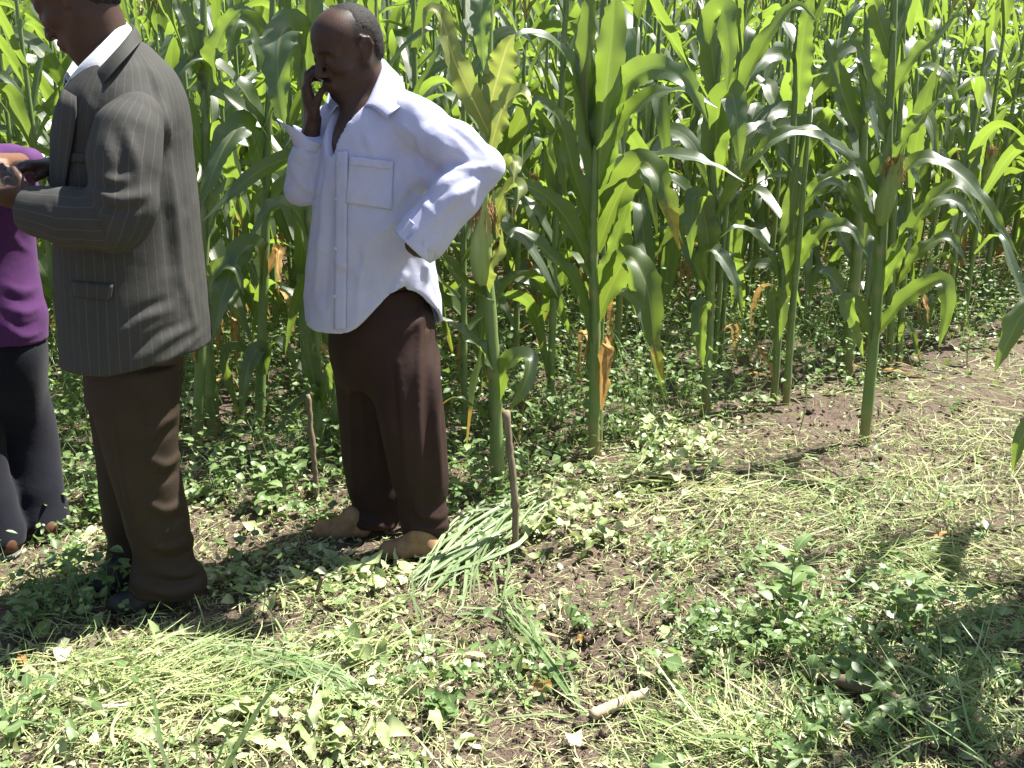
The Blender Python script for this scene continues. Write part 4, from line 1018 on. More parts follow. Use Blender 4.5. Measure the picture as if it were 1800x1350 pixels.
def tassel_mesh():
    b = Bag(); r = np.random.default_rng(9)
    for i in range(11):
        a = r.random() * 6.28; up = .34 if i == 0 else r.uniform(.18, .28); o = 0 if i == 0 else r.uniform(.05, .14)
        pts = spline([A(0, 0, .02 * i * .3), A(math.cos(a) * o * .5, math.sin(a) * o * .5, up * .6), A(math.cos(a) * o, math.sin(a) * o, up)], 12)
        rad = .0028 + .0022 * np.abs(np.sin(np.arange(12) * 1.9)); V, Q, T, uv = tube(pts, rad, 5); b.add(V, Q, T, uv)
    me = b.mesh('tassel'); me.materials.append(M_TASSEL); return me
TASSEL = tassel_mesh()

def put(name, me, parent, loc, rz=0.0, rx=0.0, ry=0.0, sc=1.0):
    o = bpy.data.objects.new(name, me); o.parent = parent; o.location = loc; o.rotation_euler = (rx, ry, rz); o.scale = (sc, sc, sc); COL.objects.link(o); return o
def plant_plan(r, si):                       # which leaf goes where on a stalk of kind si
    me, H, nodes, pos = STALKS[si]; az = r.random() * 6.28; plan = []
    for i, (q, p) in enumerate(zip(nodes, pos)):
        a = az + (i % 2) * math.pi + r.normal() * .35
        if q < .17: kind = 'dry' if r.random() < .75 else ('droop' if r.random() < .4 else None)
        elif q < .34: kind = 'dry' if r.random() < .1 else 'droop'
        elif q < .74: kind = 'arch' if r.random() < .72 else 'droop'
        else: kind = 'up' if r.random() < .7 else 'arch'
        if kind is None: continue
        sc = (.62 + .55 * math.sin(math.pi * min(1, q * 1.05 + .08))) * r.uniform(.85, 1.12)
        plan.append((kind, int(r.integers(len(LEAVES[kind]))), p, a, sc, r.normal() * .08))
    return plan
def maize(name, x, y, si, r, label, group, scale=1.0, ear=None, tassel=None, skip=None):
    z = float(terrain(x, y))
    root = empty(name, (x, y, z - .01), label, 'maize plant', group); root.scale = (scale,) * 3
    put('stalk', STALKS[si][0], root, (0, 0, 0))
    for kind, k, p, a, sc, tilt in plant_plan(r, si):
        put('leaf', LEAVES[kind][k][0], root, p, a, 0, tilt, sc)
    if ear if ear is not None else r.random() < .35:
        p = STALKS[si][3][5]; a = r.random() * 6.28
        e = put('ear', EAR, root, p + A(math.cos(a) * .016, math.sin(a) * .016, -.03), a, 0, r.uniform(.15, .4)); s = put('silk', SILK, e, (0, 0, 0))
    if tassel if tassel is not None else r.random() < .45: put('tassel', TASSEL, root, (STALKS[si][3][-1] * 0 + A(*[STALKS[si][0].vertices[-1].co[k] for k in range(3)])) - A(0, 0, .01))
    return root

# ---- front plants drawn from the photograph, leaf by leaf: paths are (px, py, depth offset from the plant)
def hero(label, stalks, leaves, ears=(), group='maize plants along the field edge', tassel=False):
    """stalks: list of (list of px points, r0 px); leaves: (points, width px, material, roll, fold)"""
    b0 = G(*stalks[0][0][0]); Y0 = b0[1]
    root = empty('maize_plant', b0, label, 'maize plant', group)
    for pts, rpx in stalks:
        b = G(*pts[0]); W = [b - A(0, 0, .03)] + [P(x, y, b[1]) for x, y in pts[1:]]
        path = spline(W, 60); ln = np.linalg.norm(np.diff(path, axis=0), axis=1).sum(); s_nodes = np.arange(.09, 1, .17 / ln)
        r0 = rpx * mpp(b)
        V, Q, T, uv, h, nb = stalk_geo(path, r0, r0 * .45, 0, s_nodes, 10)
        ob('stalk', mk('maize_stalk', rel(V, root), Q, T, uv, dict(h=h, node=nb)), M_STALK, root)
    for i, lf in enumerate(leaves):
        pts, wpx, mt, roll, fold = lf
        Wp = [P(q[0], q[1], Y0 + (q[2] if len(q) > 2 else 0)) for q in pts]
        C = spline(Wp, 40); T = nrm(np.gradient(C, axis=0))
        view = nrm(CAMP - C); S = np.cross(T, view); S = nrm(S)
        a = np.interp(np.linspace(0, 1, 40), np.linspace(0, 1, len(roll)), np.radians(np.array(roll, float) + 14)) * (1 if C[-1][0] >= C[0][0] else -1); N = np.cross(S, T)
        S = S * np.cos(a)[:, None] + N * np.sin(a)[:, None]
        hw = wpx * .44 * mpp(Wp[len(Wp) // 2]); r = np.random.default_rng(i + int(pts[0][0]))
        V, Q, uv = leaf_strip(C, S, hw * wprof(np.linspace(0, 1, 40)), fold, .16 + .12 * r.random(), 9, 7 + 5 * r.random(), r.random() * 6)
        ob('leaf', mk('maize_leaf', rel(V, root), Q, uv=uv), mt, root)
    for (x, y, dY, ang, sc) in ears:
        e = put('ear', EAR, root, rel(P(x, y, Y0 + dY), root), 0, 0, 0, sc); e.rotation_euler = (math.radians(8), math.radians(ang), .4); put('silk', SILK, e, (0, 0, 0))
    return root
g, pl, tp, dr = M_LEAF, M_LEAF_PALE, M_LEAF_TIP, M_DRY
HEROES = []
def H_(*a, **k): HEROES.append(hero(*a, **k))
H_('pale yellowing maize plant with brown-silked ear beside the elbow of the shirted person',
   [([(876, 872), (868, 640), (855, 450), (850, 300), (857, 140), (860, 20), (862, -60)], 12)],
   [([(862, 240), (838, 190, -.05), (800, 110, -.12), (775, 30, -.15), (752, 20, -.16), (740, 90, -.18)], 50, pl, (20, -10, 30, 60), .3), ([(860, 190), (876, 130, -.05), (892, 80, -.1), (905, 60, -.12)], 66, pl, (10, 0), .3),
    ([(862, 262), (885, 190, -.04), (915, 165, -.1), (935, 185, -.16)], 62, pl, (15, 30, 60), .25), ([(862, 10), (852, -20, -.04), (846, 20, -.1), (848, 75, -.12), (850, 125, -.12)], 46, g, (10, 5, 0), .2),
    ([(868, 525), (835, 512, -.04), (800, 480, -.08), (765, 440, -.08), (742, 470, -.06)], 42, tp, (40, 55, 40), .3), ([(873, 655), (845, 612, -.04), (800, 575, -.06), (762, 552, -.03)], 46, g, (40, 50, 45), .3),
    ([(874, 700), (893, 640, -.04), (930, 632, -.1), (920, 680, -.14), (893, 725, -.15)], 48, g, (20, 35, 10), .3), ([(872, 745), (835, 718, -.03), (800, 700, -.05), (775, 712, -.06)], 24, tp, (40, 60, 60), .3),
    ([(858, 430), (885, 345, -.04), (912, 330, -.1), (905, 375, -.16)], 54, pl, (10, 40, 60), .25), ([(852, 520), (858, 470, -.06), (878, 440, -.08), (882, 400, -.1)], 36, pl, (30, 40), .3),
    ([(855, 330), (880, 300, -.06), (905, 285, -.14), (900, 330, -.2)], 40, pl, (20, 50), .3)],
   [(846, 500, -.035, -6, 1.25)])
H_('large maize plant with broad arching leaves and one orange-brown dry leaf on its stalk',
   [([(1044, 800), (1046, 560), (1042, 430), (1046, 300), (1055, 150), (1062, 0), (1066, -80)], 10), ([(1052, 796), (1058, 560), (1062, 420)], 6)],
   [([(1050, 345), (1058, 230, -.04), (1075, 60, -.08), (1082, -60, -.1)], 74, g, (5, -5), .35), ([(1046, 330), (1032, 200, -.03), (1035, 40, -.08), (1040, -80, -.1)], 52, g, (25, 10), .4),
    ([(1048, 250), (1085, 165, -.06), (1140, 122, -.16), (1205, 140, -.26), (1245, 215, -.3)], 58, g, (30, 15, -5), .25), ([(1050, 330), (1085, 235, -.05), (1135, 175, -.12), (1200, 160, -.2), (1262, 190, -.24)], 54, g, (30, 45, 50), .25),
    ([(1044, 260), (1010, 130, -.06), (965, 68, -.14), (920, 60, -.2), (880, 92, -.24)], 44, g, (30, 40, 55, 60), .3), ([(1042, 400), (1010, 310, -.06), (985, 215, -.12), (945, 175, -.18), (925, 215, -.2)], 44, g, (30, 20, 40), .3),
    ([(1050, 440), (1085, 350, -.06), (1128, 285, -.16), (1165, 330, -.25), (1195, 440, -.28)], 62, tp, (25, 10, -10), .25), ([(1050, 380), (1090, 310, -.05), (1150, 275, -.12), (1230, 280, -.2), (1310, 320, -.22)], 46, g, (35, 45, 55), .25),
    ([(1052, 560), (1080, 490, -.05), (1108, 452, -.12), (1138, 510, -.2), (1150, 600, -.22), (1165, 670, -.22)], 58, tp, (25, 10, 0), .25), ([(1054, 720), (1060, 650, -.03), (1066, 602, -.05), (1068, 640, -.07), (1060, 700, -.07)], 30, dr, (20, 20), .3),
    ([(1044, 600), (1010, 500, -.05), (960, 440, -.1), (905, 405, -.12), (885, 440, -.14)], 46, g, (35, 40, 40), .3), ([(1042, 480), (1005, 400, -.06), (965, 350, -.12), (920, 330, -.2), (900, 390, -.24)], 48, g, (30, 20, 10), .3),
    ([(1048, 520), (1075, 450, -.04), (1100, 370, -.06), (1112, 310, -.06)], 36, g, (20, 30), .35)])
H_('maize plant with short broad leaf blades hanging down its front, behind the feathery weeds',
   [([(1240, 728), (1248, 520), (1254, 300), (1263, 100), (1270, -70)], 9)],
   [([(1250, 470), (1238, 380, -.06), (1222, 345, -.12), (1216, 400, -.17), (1214, 455, -.18)], 50, g, (15, 5, 0), .25), ([(1250, 520), (1235, 455, -.05), (1255, 440, -.1), (1290, 490, -.16), (1306, 560, -.18)], 34, g, (40, 30, 10), .3),
    ([(1246, 600), (1232, 538, -.05), (1230, 570, -.1), (1236, 650, -.12)], 38, g, (20, 0), .25), ([(1256, 330), (1262, 200, -.06), (1285, 165, -.12), (1296, 220, -.18), (1300, 300, -.19)], 60, g, (15, 5, -5), .25),
    ([(1262, 180), (1250, 60, -.05), (1268, 18, -.1), (1280, 80, -.16), (1278, 160, -.18)], 56, g, (20, 10, 0), .25), ([(1256, 260), (1300, 160, -.05), (1352, 60, -.1), (1400, 10, -.12), (1440, 40, -.14)], 44, g, (40, 30, 20), .3),
    ([(1254, 380), (1310, 300, -.05), (1370, 240, -.1), (1430, 230, -.14), (1490, 290, -.16)], 42, g, (30, 50, 60), .3), ([(1252, 400), (1200, 330, -.05), (1150, 310, -.1), (1110, 350, -.1)], 40, g, (40, 50), .3)])
H_('pair of thin maize stalks with orange bases at the bare mound of soil',
   [([(1360, 706), (1370, 560), (1388, 330), (1400, 120), (1410, -60)], 7), ([(1382, 708), (1392, 560), (1408, 380), (1425, 180)], 7)],
   [([(1368, 600), (1360, 530, -.04), (1372, 520, -.08), (1375, 560, -.1), (1370, 600, -.1)], 30, g, (10, 0), .25), ([(1366, 680), (1350, 640, -.03), (1325, 610, -.06), (1318, 640, -.08)], 14, dr, (40, 60), .3),
    ([(1392, 520), (1385, 420, -.04), (1396, 320, -.06), (1408, 260, -.06)], 36, g, (15, 5), .3), ([(1375, 500), (1340, 430, -.05), (1300, 400, -.1), (1262, 420, -.12)], 34, g, (40, 60), .3), ([(1396, 480), (1440, 410, -.06), (1490, 400, -.12), (1525, 450, -.16)], 38, g, (30, 20), .3),
    ([(1404, 380), (1450, 320, -.05), (1500, 300, -.1), (1530, 350, -.12)], 40, g, (30, 40), .3), ([(1395, 300), (1350, 230, -.05), (1310, 240, -.1), (1280, 290, -.12)], 40, g, (40, 30), .3), ([(1402, 200), (1410, 80, -.04), (1430, -30, -.06)], 44, g, (10, 0), .3)])
H_('lone maize plant with bare lower stalk and pink-silked ear, standing out in the cut grass',
   [([(1519, 778), (1536, 600), (1549, 450), (1560, 270), (1568, 100), (1574, -70)], 10)],
   [([(1538, 590), (1585, 532, -.06), (1632, 498, -.14), (1660, 500, -.2), (1664, 550, -.22), (1650, 612, -.22)], 42, g, (35, 30, 0, 0), .25), ([(1536, 600), (1510, 545, -.06), (1488, 530, -.1), (1505, 575, -.15), (1518, 630, -.16)], 36, g, (30, 20, 10), .3),
    ([(1550, 470), (1590, 420, -.05), (1640, 350, -.1), (1690, 330, -.14), (1730, 400, -.16)], 40, g, (30, 45, 40), .3), ([(1556, 330), (1590, 250, -.04), (1640, 190, -.08), (1672, 165, -.08)], 38, g, (35, 40), .35),
    ([(1562, 250), (1535, 160, -.05), (1510, 90, -.08), (1490, 60, -.1)], 38, g, (25, 35), .35), ([(1566, 100), (1548, 40, -.04), (1525, -40, -.08)], 46, g, (10, 0), .35),
    ([(1556, 360), (1500, 280, -.06), (1430, 240, -.12), (1370, 245, -.16), (1315, 300, -.18)], 36, g, (40, 50, 45), .3), ([(1558, 340), (1620, 280, -.06), (1690, 310, -.14), (1745, 380, -.2), (1790, 450, -.22)], 42, g, (40, 40, 20), .3),
    ([(1546, 520), (1575, 460, -.04), (1600, 410, -.08), (1590, 460, -.12)], 34, g, (20, 40), .3), ([(1552, 430), (1500, 350, -.05), (1460, 320, -.1), (1420, 350, -.14)], 38, g, (30, 40), .3), ([(1564, 180), (1600, 110, -.04), (1650, 60, -.08), (1690, 20, -.08)], 36, g, (30, 30), .35)],
   [(1548, 395, -.03, -4, 1.2)])
H_('thick-stemmed maize plant just behind the lone one, dry blades at its foot',
   [([(1488, 660), (1500, 520), (1512, 360), (1520, 180), (1528, -50)], 11)],
   [([(1496, 560), (1470, 500, -.04), (1440, 480, -.08), (1420, 540, -.1)], 36, g, (30, 20), .3), ([(1505, 470), (1470, 400, -.04), (1430, 380, -.08), (1395, 420, -.1)], 40, g, (30, 30), .3), ([(1510, 380), (1540, 300, -.04), (1590, 280, -.08), (1620, 330, -.1)], 40, g, (30, 30), .3),
    ([(1490, 640), (1530, 648, -.06), (1590, 655, -.12), (1640, 668, -.16)], 20, dr, (60, 70), .3), ([(1516, 260), (1480, 160, -.04), (1450, 60, -.06)], 44, g, (20, 10), .3), ([(1518, 200), (1550, 100, -.04), (1570, 0, -.06)], 44, g, (20, 10), .3)])
H_('two slender maize stalks with a hanging yellow-green blade, right of the lone plant',
   [([(1565, 640), (1568, 520), (1572, 360), (1585, 150), (1590, -50)], 6), ([(1580, 638), (1588, 500), (1600, 330), (1612, 120)], 6)],
   [([(1580, 600), (1590, 565, -.04), (1605, 590, -.07), (1620, 645, -.08)], 14, tp, (20, 10), .3), ([(1575, 500), (1620, 440, -.05), (1670, 420, -.08), (1700, 470, -.1)], 34, g, (30, 30), .3), ([(1590, 430), (1640, 360, -.05), (1690, 360, -.08), (1730, 420, -.1)], 34, g, (40, 30), .3),
    ([(1600, 330), (1620, 200, -.04), (1650, 110, -.05)], 40, g, (20, 10), .3), ([(1590, 300), (1540, 230, -.04), (1500, 220, -.08)], 38, g, (40, 50), .3), ([(1575, 540), (1600, 510, -.04), (1625, 530, -.06), (1632, 570, -.06)], 22, dr, (40, 50), .3)])
H_('maize plant with one long pale drooping blade beside the pinstripe jacket',
   [([(455, 770), (460, 600), (466, 430), (470, 250), (478, 60), (480, -60)], 9)],
   [([(464, 500), (450, 435, -.05), (420, 450, -.12), (392, 520, -.2), (370, 610, -.24)], 52, g, (30, 20, 10, 5), .3), ([(464, 660), (455, 615, -.05), (435, 650, -.12), (424, 730, -.14)], 38, g, (20, 10), .3), ([(462, 640), (420, 610, -.05), (395, 630, -.1), (412, 700, -.12), (420, 740, -.12)], 24, tp, (30, 20), .3),
    ([(470, 330), (435, 222, -.05), (400, 250, -.14), (372, 310, -.2), (350, 370, -.22)], 58, g, (25, 15, 10), .3), ([(474, 240), (420, 150, -.05), (360, 105, -.12), (315, 130, -.18), (300, 200, -.2)], 52, g, (40, 50, 20), .3),
    ([(478, 150), (455, 60, -.05), (420, 40, -.12), (402, 110, -.18)], 54, g, (25, 10), .3), ([(470, 480), (490, 440, -.04), (488, 470, -.08), (495, 500, -.08)], 26, dr, (30, 30), .3), ([(468, 380), (500, 330, -.04), (535, 340, -.08), (550, 400, -.1)], 44, g, (30, 20), .3)])
H_('maize plant with a wide folded blade hanging left of the shirted person\'s head',
   [([(562, 800), (556, 640), (548, 480), (540, 300), (535, 120), (530, -60)], 10), ([(590, 790), (586, 660), (580, 520)], 7)],
   [([(534, 120), (515, 50, -.06), (494, 62, -.14), (488, 130, -.2), (500, 235, -.22)], 68, g, (20, 5, 0), .25), ([(536, 160), (545, 20, -.04), (540, -60, -.06)], 66, g, (5, 0), .3), ([(545, 420), (510, 360, -.06), (470, 370, -.12), (440, 420, -.14)], 40, g, (40, 30), .3),
    ([(552, 560), (565, 500, -.05), (560, 470, -.1), (545, 520, -.14)], 38, g, (20, 20), .3), ([(558, 700), (548, 650, -.04), (540, 600, -.05), (552, 560, -.06)], 34, g, (15, 10), .3), ([(560, 720), (580, 660, -.05), (600, 620, -.08)], 36, g, (20, 20), .3),
    ([(560, 740), (545, 690, -.06), (500, 740, -.12), (466, 795, -.13)], 18, tp, (40, 30), .3), ([(566, 700), (548, 690, -.08), (540, 720, -.1)], 20, tp, (10, 10), .3), ([(540, 300), (520, 240, -.04), (500, 260, -.08)], 44, g, (20, 20), .3)])
H_('dark shaded maize plant close behind the back of the jacketed person',
   [([(345, 785), (352, 640), (358, 480), (362, 300), (360, 120), (356, -60)], 10), ([(372, 770), (368, 640), (365, 520)], 9)],
   [([(356, 560), (378, 480, -.05), (410, 470, -.1), (430, 520, -.12)], 40, g, (30, 20), .3), ([(360, 420), (390, 340, -.05), (420, 330, -.1), (440, 380, -.12)], 40, g, (30, 30), .3), ([(362, 300), (330, 200, -.05), (300, 170, -.1), (280, 210, -.12)], 46, g, (30, 20), .3),
    ([(360, 200), (380, 80, -.05), (420, 20, -.1), (450, 20, -.12)], 48, g, (30, 20), .3), ([(358, 140), (330, 40, -.04), (300, -20, -.06)], 50, g, (10, 10), .3), ([(350, 640), (330, 600, -.04), (300, 640, -.08)], 30, dr, (30, 30), .3)])
H_('maize plant at the right picture edge, only its blade tips reaching into view',
   [([(1880, 905), (1888, 700), (1895, 450), (1900, 200), (1905, -100)], 11)],
   [([(1892, 640), (1840, 545, -.04), (1800, 552, -.07), (1772, 600, -.08), (1748, 655, -.08)], 62, g, (30, 15, 0), .25), ([(1888, 800), (1845, 720, -.04), (1812, 740, -.07), (1790, 790, -.08), (1778, 832, -.08)], 46, g, (30, 15, 0), .25),
    ([(1892, 500), (1950, 400, 0), (2020, 380, 0), (2080, 480, .0)], 60, g, (30, 20), .3), ([(1895, 380), (1905, 250, -.2), (1915, 230, -.35), (1925, 330, -.5)], 60, g, (30, 20), .3), ([(1898, 250), (1960, 120, .1), (2040, 60, .2), (2110, 140, .3)], 60, g, (30, 20), .3), ([(1890, 560), (1930, 470, -.2), (1960, 470, -.35), (1990, 560, -.5)], 60, g, (20, 20), .3),
    ([(1900, 150), (1905, 0, -.1), (1910, -100, -.2)], 60, g, (30, 20), .3)])

def side_plants():                           # plants just beyond the right edge that shade the near grass
    r = np.random.default_rng(5)
    for x, y, si, l in ((2.0, 2.42, 2, 'maize plant just outside the right edge, shading the near grass'), (2.3, 2.68, 4, 'maize plant beyond the right edge, behind the shading one'), (2.15, 2.12, 1, 'maize plant beyond the right edge, nearest to the camera'), (1.98, 2.66, 3, 'maize plant beyond the right edge, second from the camera'), (2.12, 2.88, 4, 'maize plant beyond the right edge, tallest of its row'), (2.35, 3.15, 3, 'maize plant beyond the right edge, farthest from the camera')):
        maize('maize_plant', x, y, si, r, l, 'maize plants beyond the right edge', 1.0, False, True)
side_plants()
def edge_y(x): return np.interp(x, [-9, -3, -1.45, -.6, .35, .9, 1.3, 2.0, 3.0, 5.0, 9.0], [4.3, 4.15, 4.1, 3.95, 4.15, 4.7, 4.95, 5.35, 5.95, 7.2, 9.8])
def field():
    r = np.random.default_rng(23); pts = []
    hb = [np.array(h.location)[:2] for h in HEROES]
    rowdir = nrm(A(.93, .37)); perp = A(-rowdir[1], rowdir[0])
    for i in range(-30, 82):
        for j in np.arange(-50, 74):
            q = A(0, 3.6) + perp * i * .56 + rowdir * (j * .29 + (i % 2) * .14) + r.normal(size=2) * A(.08, .07)
            x, y = q
            if y < edge_y(x) + r.uniform(.0, .15) or y > 31: continue
            if abs(x) > .56 * y + 1.3: continue
            if min(np.hypot(*(q - h)) for h in hb) < .26: continue
            if r.random() < .08: continue
            pts.append(q)
    pts.sort(key=lambda q: math.hypot(q[0] * .8, q[1]) + (2.2 if abs(q[0]) > .54 * q[1] else 0))
    near, far = pts[:290], pts[290:]; todo = []
    for q in near:
        z = float(terrain(*q)); v = A(q[0], q[1], z + 1.0) - CAMP; px = CX + FPX * v[0] / (v @ FWD); dep = q[1] - float(edge_y(q[0]))
        ear, tas = bool(r.random() < .35), bool(r.random() < .45)
        where = ('behind the purple-clad person' if px < 110 else 'behind the pinstripe jacket' if px < 350 else 'between the two standing people' if px < 545 else 'behind the shirted person' if px < 790 else
                 'behind the pale yellowing plant' if px < 960 else 'behind the large arching plant' if px < 1150 else 'behind the hanging-blade plant' if px < 1330 else 'behind the paired stalks' if px < 1460 else 'behind the lone plant' if px < 1620 else 'at the far right')
        how = 'maize plant %s%s, %s, %s' % ('with ear' if ear else 'without an ear', ' and tassel' if tas else '', 'near edge' if dep < .9 else 'mid-field' if dep < 2.8 else 'deep in', where)
        how = how.replace(' without an ear and tassel', ' with a tassel').replace(' without an ear', ' all leaf')
        si = int(r.integers(6)); sc = r.uniform(.9, 1.1); how = ('tall ' if STALKS[si][1] * sc > 2.17 else 'short ') + how
        todo.append((how, maize('maize_plant', q[0], q[1], si, r, how, 'maize plants, ' + where, sc, ear, tas)))
    for how in sorted(set(h for h, _ in todo)):
        same = sorted((o for h, o in todo if h == how), key=lambda o: o.location[1])
        if len(same) > 1:
            for o, w in zip(same, ('nearest', 'second nearest', 'third nearest', 'fourth nearest', 'fifth nearest', 'sixth nearest', 'seventh nearest', 'eighth nearest', 'ninth nearest') if len(same) > 2 else ('nearer one', 'farther one')): o['label'] = how + ', ' + w
    # the rest of the field
    tmpl = []
    for k in range(7):
        b = Bag(); si = k % 6; sm, H, nodes, pos = STALKS[si]
        n = 8; s = np.linspace(0, 1, n); pth = np.array([np.interp(s, np.r_[0, nodes + .035], np.r_[0, [p[c] for p in pos]]) for c in range(3)]).T
        V, Q, T, uv = tube(pth, np.linspace(.017, .006, n), 4, False); b.add(V, Q, None, uv * A(0, 1) + A(.2, 0))
        for kind, kk, p, a, sc, tilt in plant_plan(r, si):
            if kind == 'dry': continue
            V, Q, uv = LEAVES[kind][kk][1]; c, s_ = math.cos(a), math.sin(a)
            b.add((V @ np.array([[c, s_, 0], [-s_, c, 0], [0, 0, 1]])) * sc + p, Q, None, uv)
        tmpl.append((np.vstack(b.V), np.vstack(b.Q), np.vstack(b.uv)))
    big = Bag()
    for q in far:
        V, Q, uv = tmpl[int(r.integers(7))]; a = r.random() * 6.28; c, s_ = math.cos(a), math.sin(a); sc = r.uniform(.88, 1.12)
        big.add((V @ np.array([[c, s_, 0], [-s_, c, 0], [0, 0, 1]])) * sc + A(q[0], q[1], float(terrain(*q))), Q, None, uv, rnd=r.random())
    o = ob('maize_field', big.mesh('maize_field'), M_FAR); tag(o, 'far mass of green maize filling the rising field behind', 'maize', None, 'stuff')
    print('maize', len(near), len(far), sum(len(q) for q in big.Q) * 2)
field()
# ------------------------------------------------------------------ what lies and grows on the ground
def cover_mat(name, stops, trans, tstr=.3, rough=.5, spec=.4, scale=60):
    m, nt, b = mat(name); rnd = attr(nt, 'rnd')
    c = ramp(nt, stops, rnd)
    c = mixc(nt, mth(nt, 'MULTIPLY', noise(nt, scale, 3, .6, objco(nt)), .4), c, tuple(x * .45 for x in stops[len(stops) // 2][1]))
    uvn = nt.nodes.new('ShaderNodeUVMap'); sep = nt.nodes.new('ShaderNodeSeparateXYZ'); nt.links.new(uvn.outputs[0], sep.inputs[0])
    mid = mth(nt, 'LESS_THAN', mth(nt, 'ABSOLUTE', mth(nt, 'SUBTRACT', sep.outputs[0], .5)), .05)
    c = mixc(nt, mth(nt, 'MULTIPLY', mid, .35), c, (.5, .55, .3))
    nt.links.new(c, b.inputs['Base Color']); b.inputs['Roughness'].default_value = rough; b.inputs['Specular IOR Level'].default_value = spec
    t = nt.nodes.new('ShaderNodeBsdfTranslucent'); nt.links.new(mixc(nt, .5, c, trans), t.inputs[0])
    mx = nt.nodes.new('ShaderNodeMixShader'); mx.inputs[0].default_value = tstr
    nt.links.new(b.outputs[0], mx.inputs[1]); nt.links.new(t.outputs[0], mx.inputs[2]); nt.links.new(mx.outputs[0], nt.nodes['Material Output'].inputs[0])
    return m
M_LITTER = cover_mat('wilted_cut_leaf', [(0, (.15, .23, .07)), (.3, (.30, .38, .15)), (.65, (.48, .54, .27)), (.93, (.64, .66, .44)), (1, (.45, .34, .16))], (.4, .45, .1), .25, .5)
M_STRAW = cover_mat('cut_grass', [(0, (.11, .20, .05)), (.35, (.23, .33, .10)), (.65, (.38, .44, .18)), (.88, (.54, .54, .29)), (1, (.46, .38, .2))], (.4, .45, .12), .25, .55)
M_WEED = cover_mat('weed_leaf', [(0, (.08, .145, .045)), (.5, (.15, .24, .08)), (1, (.29, .39, .17))], (.32, .48, .08), .35, .42, .5)
M_BLADE = cover_mat('green_grass', [(0, (.08, .17, .05)), (.5, (.14, .25, .09)), (1, (.26, .34, .16))], (.3, .45, .08), .35, .4, .5)
M_HAY = cover_mat('fresh_cut_grass', [(0, (.16, .26, .10)), (.5, (.27, .37, .17)), (1, (.44, .50, .30))], (.35, .5, .14), .35, .45, .4)
M_DRYLEAF = cover_mat('brown_dry_leaf', [(0, (.32, .17, .05)), (.5, (.42, .24, .08)), (1, (.5, .36, .18))], (.45, .25, .06), .2, .7, .2)
M_STEM = simple('weed_stem', (.16, .2, .08), (.26, .2, .1), 60, .6, .2)
M_WOOD = simple('grey_brown_stick', (.24, .19, .13), (.14, .105, .07), 26, .85, .6, .2, (1, 1, .2))
M_WOOD2 = simple('pale_stripped_stick', (.50, .42, .30), (.36, .28, .18), 30, .8, .5, .2, (.3, 1, 1))
M_WOOD3 = simple('dark_branch', (.12, .085, .06), (.22, .17, .12), 30, .85, .6)

def topx(x, y, z):
    q = np.stack([x, y, z - CAM_H], -1); d = q @ FWD
    return CX + FPX * q[..., 0] / d, CY - FPX * (q @ UPC) / d
def blob(px, py, lst):                       # soft ellipses given where they are seen on the ground
    o = np.zeros_like(px)
    for (x, y, rx, ry, a) in lst: o = np.maximum(o, a * np.exp(-(((px - x) / rx) ** 2 + ((py - y) / ry) ** 2) ** 1.3))
    return o
BARE = [(1000, 1015, 130, 36, 1), (840, 1115, 120, 50, 1), (1070, 1150, 95, 75, 1), (960, 1300, 170, 65, 1), (1110, 1090, 100, 36, .9), (380, 1085, 170, 30, 1), (1420, 745, 130, 42, 1), (1460, 810, 120, 35, .9), (70, 1135, 110, 22, .9), (720, 1310, 60, 40, .6), (540, 1080, 60, 18, .7), (1440, 890, 70, 22, .8), (1690, 690, 90, 16, .7), (1620, 1310, 90, 40, .6), (1300, 1060, 80, 18, .6), (1250, 1010, 70, 20, .6), (430, 740, 90, 30, .7), (230, 1310, 40, 20, .7)]
LEAFY = [(260, 1220, 330, 120, .6), (600, 1290, 170, 60, 1), (520, 1020, 190, 50, 1), (640, 1130, 90, 70, .8), (1030, 920, 140, 60, 1), (1200, 790, 100, 60, 1), (790, 1180, 80, 40, .7), (120, 1020, 120, 30, .8), (1120, 860, 120, 40, .7), (450, 870, 140, 45, .7), (900, 1160, 60, 60, .6), (1290, 1290, 120, 60, .6), (1650, 800, 160, 60, .35), (1230, 960, 100, 40, .6)]
GRASSY = [(230, 1230, 330, 120, .85), (620, 1130, 130, 70, .6), (560, 1290, 150, 50, .5), (1350, 900, 260, 110, .9), (1640, 800, 240, 130, 1), (1600, 960, 250, 110, 1), (1300, 1300, 200, 60, .9), (1650, 1250, 260, 90, .75), (1100, 860, 130, 60, .6), (480, 1200, 220, 60, .6), (200, 1290, 200, 60, .55), (330, 1150, 220, 60, .5), (560, 1060, 120, 60, .5), (1740, 690, 160, 50, .9), (1500, 1100, 200, 90, .6)]
GREEN = [(1200, 1130, 110, 90, .8), (1400, 1130, 150, 80, .9), (1600, 1150, 170, 70, .8), (1130, 700, 160, 80, 1), (850, 840, 120, 70, .9), (400, 850, 160, 60, .9), (520, 880, 100, 60, .9), (130, 900, 120, 90, .8), (150, 1060, 120, 40, .8), (1280, 1010, 120, 40, .5), (1560, 620, 160, 60, .6), (650, 800, 260, 90, 1), (950, 760, 180, 90, 1), (1230, 700, 120, 60, 1), (100, 760, 130, 130, .8), (790, 950, 70, 40, .5), (840, 1200, 120, 60, .35), (1500, 1300, 160, 60, .4)]

TALL = [(1180, 720, 130, 70, 1), (840, 840, 70, 50, .6), (480, 860, 80, 40, .5), (100, 800, 100, 100, .8), (960, 780, 60, 50, .5), (1330, 620, 120, 50, .8), (1650, 600, 120, 40, .5)]

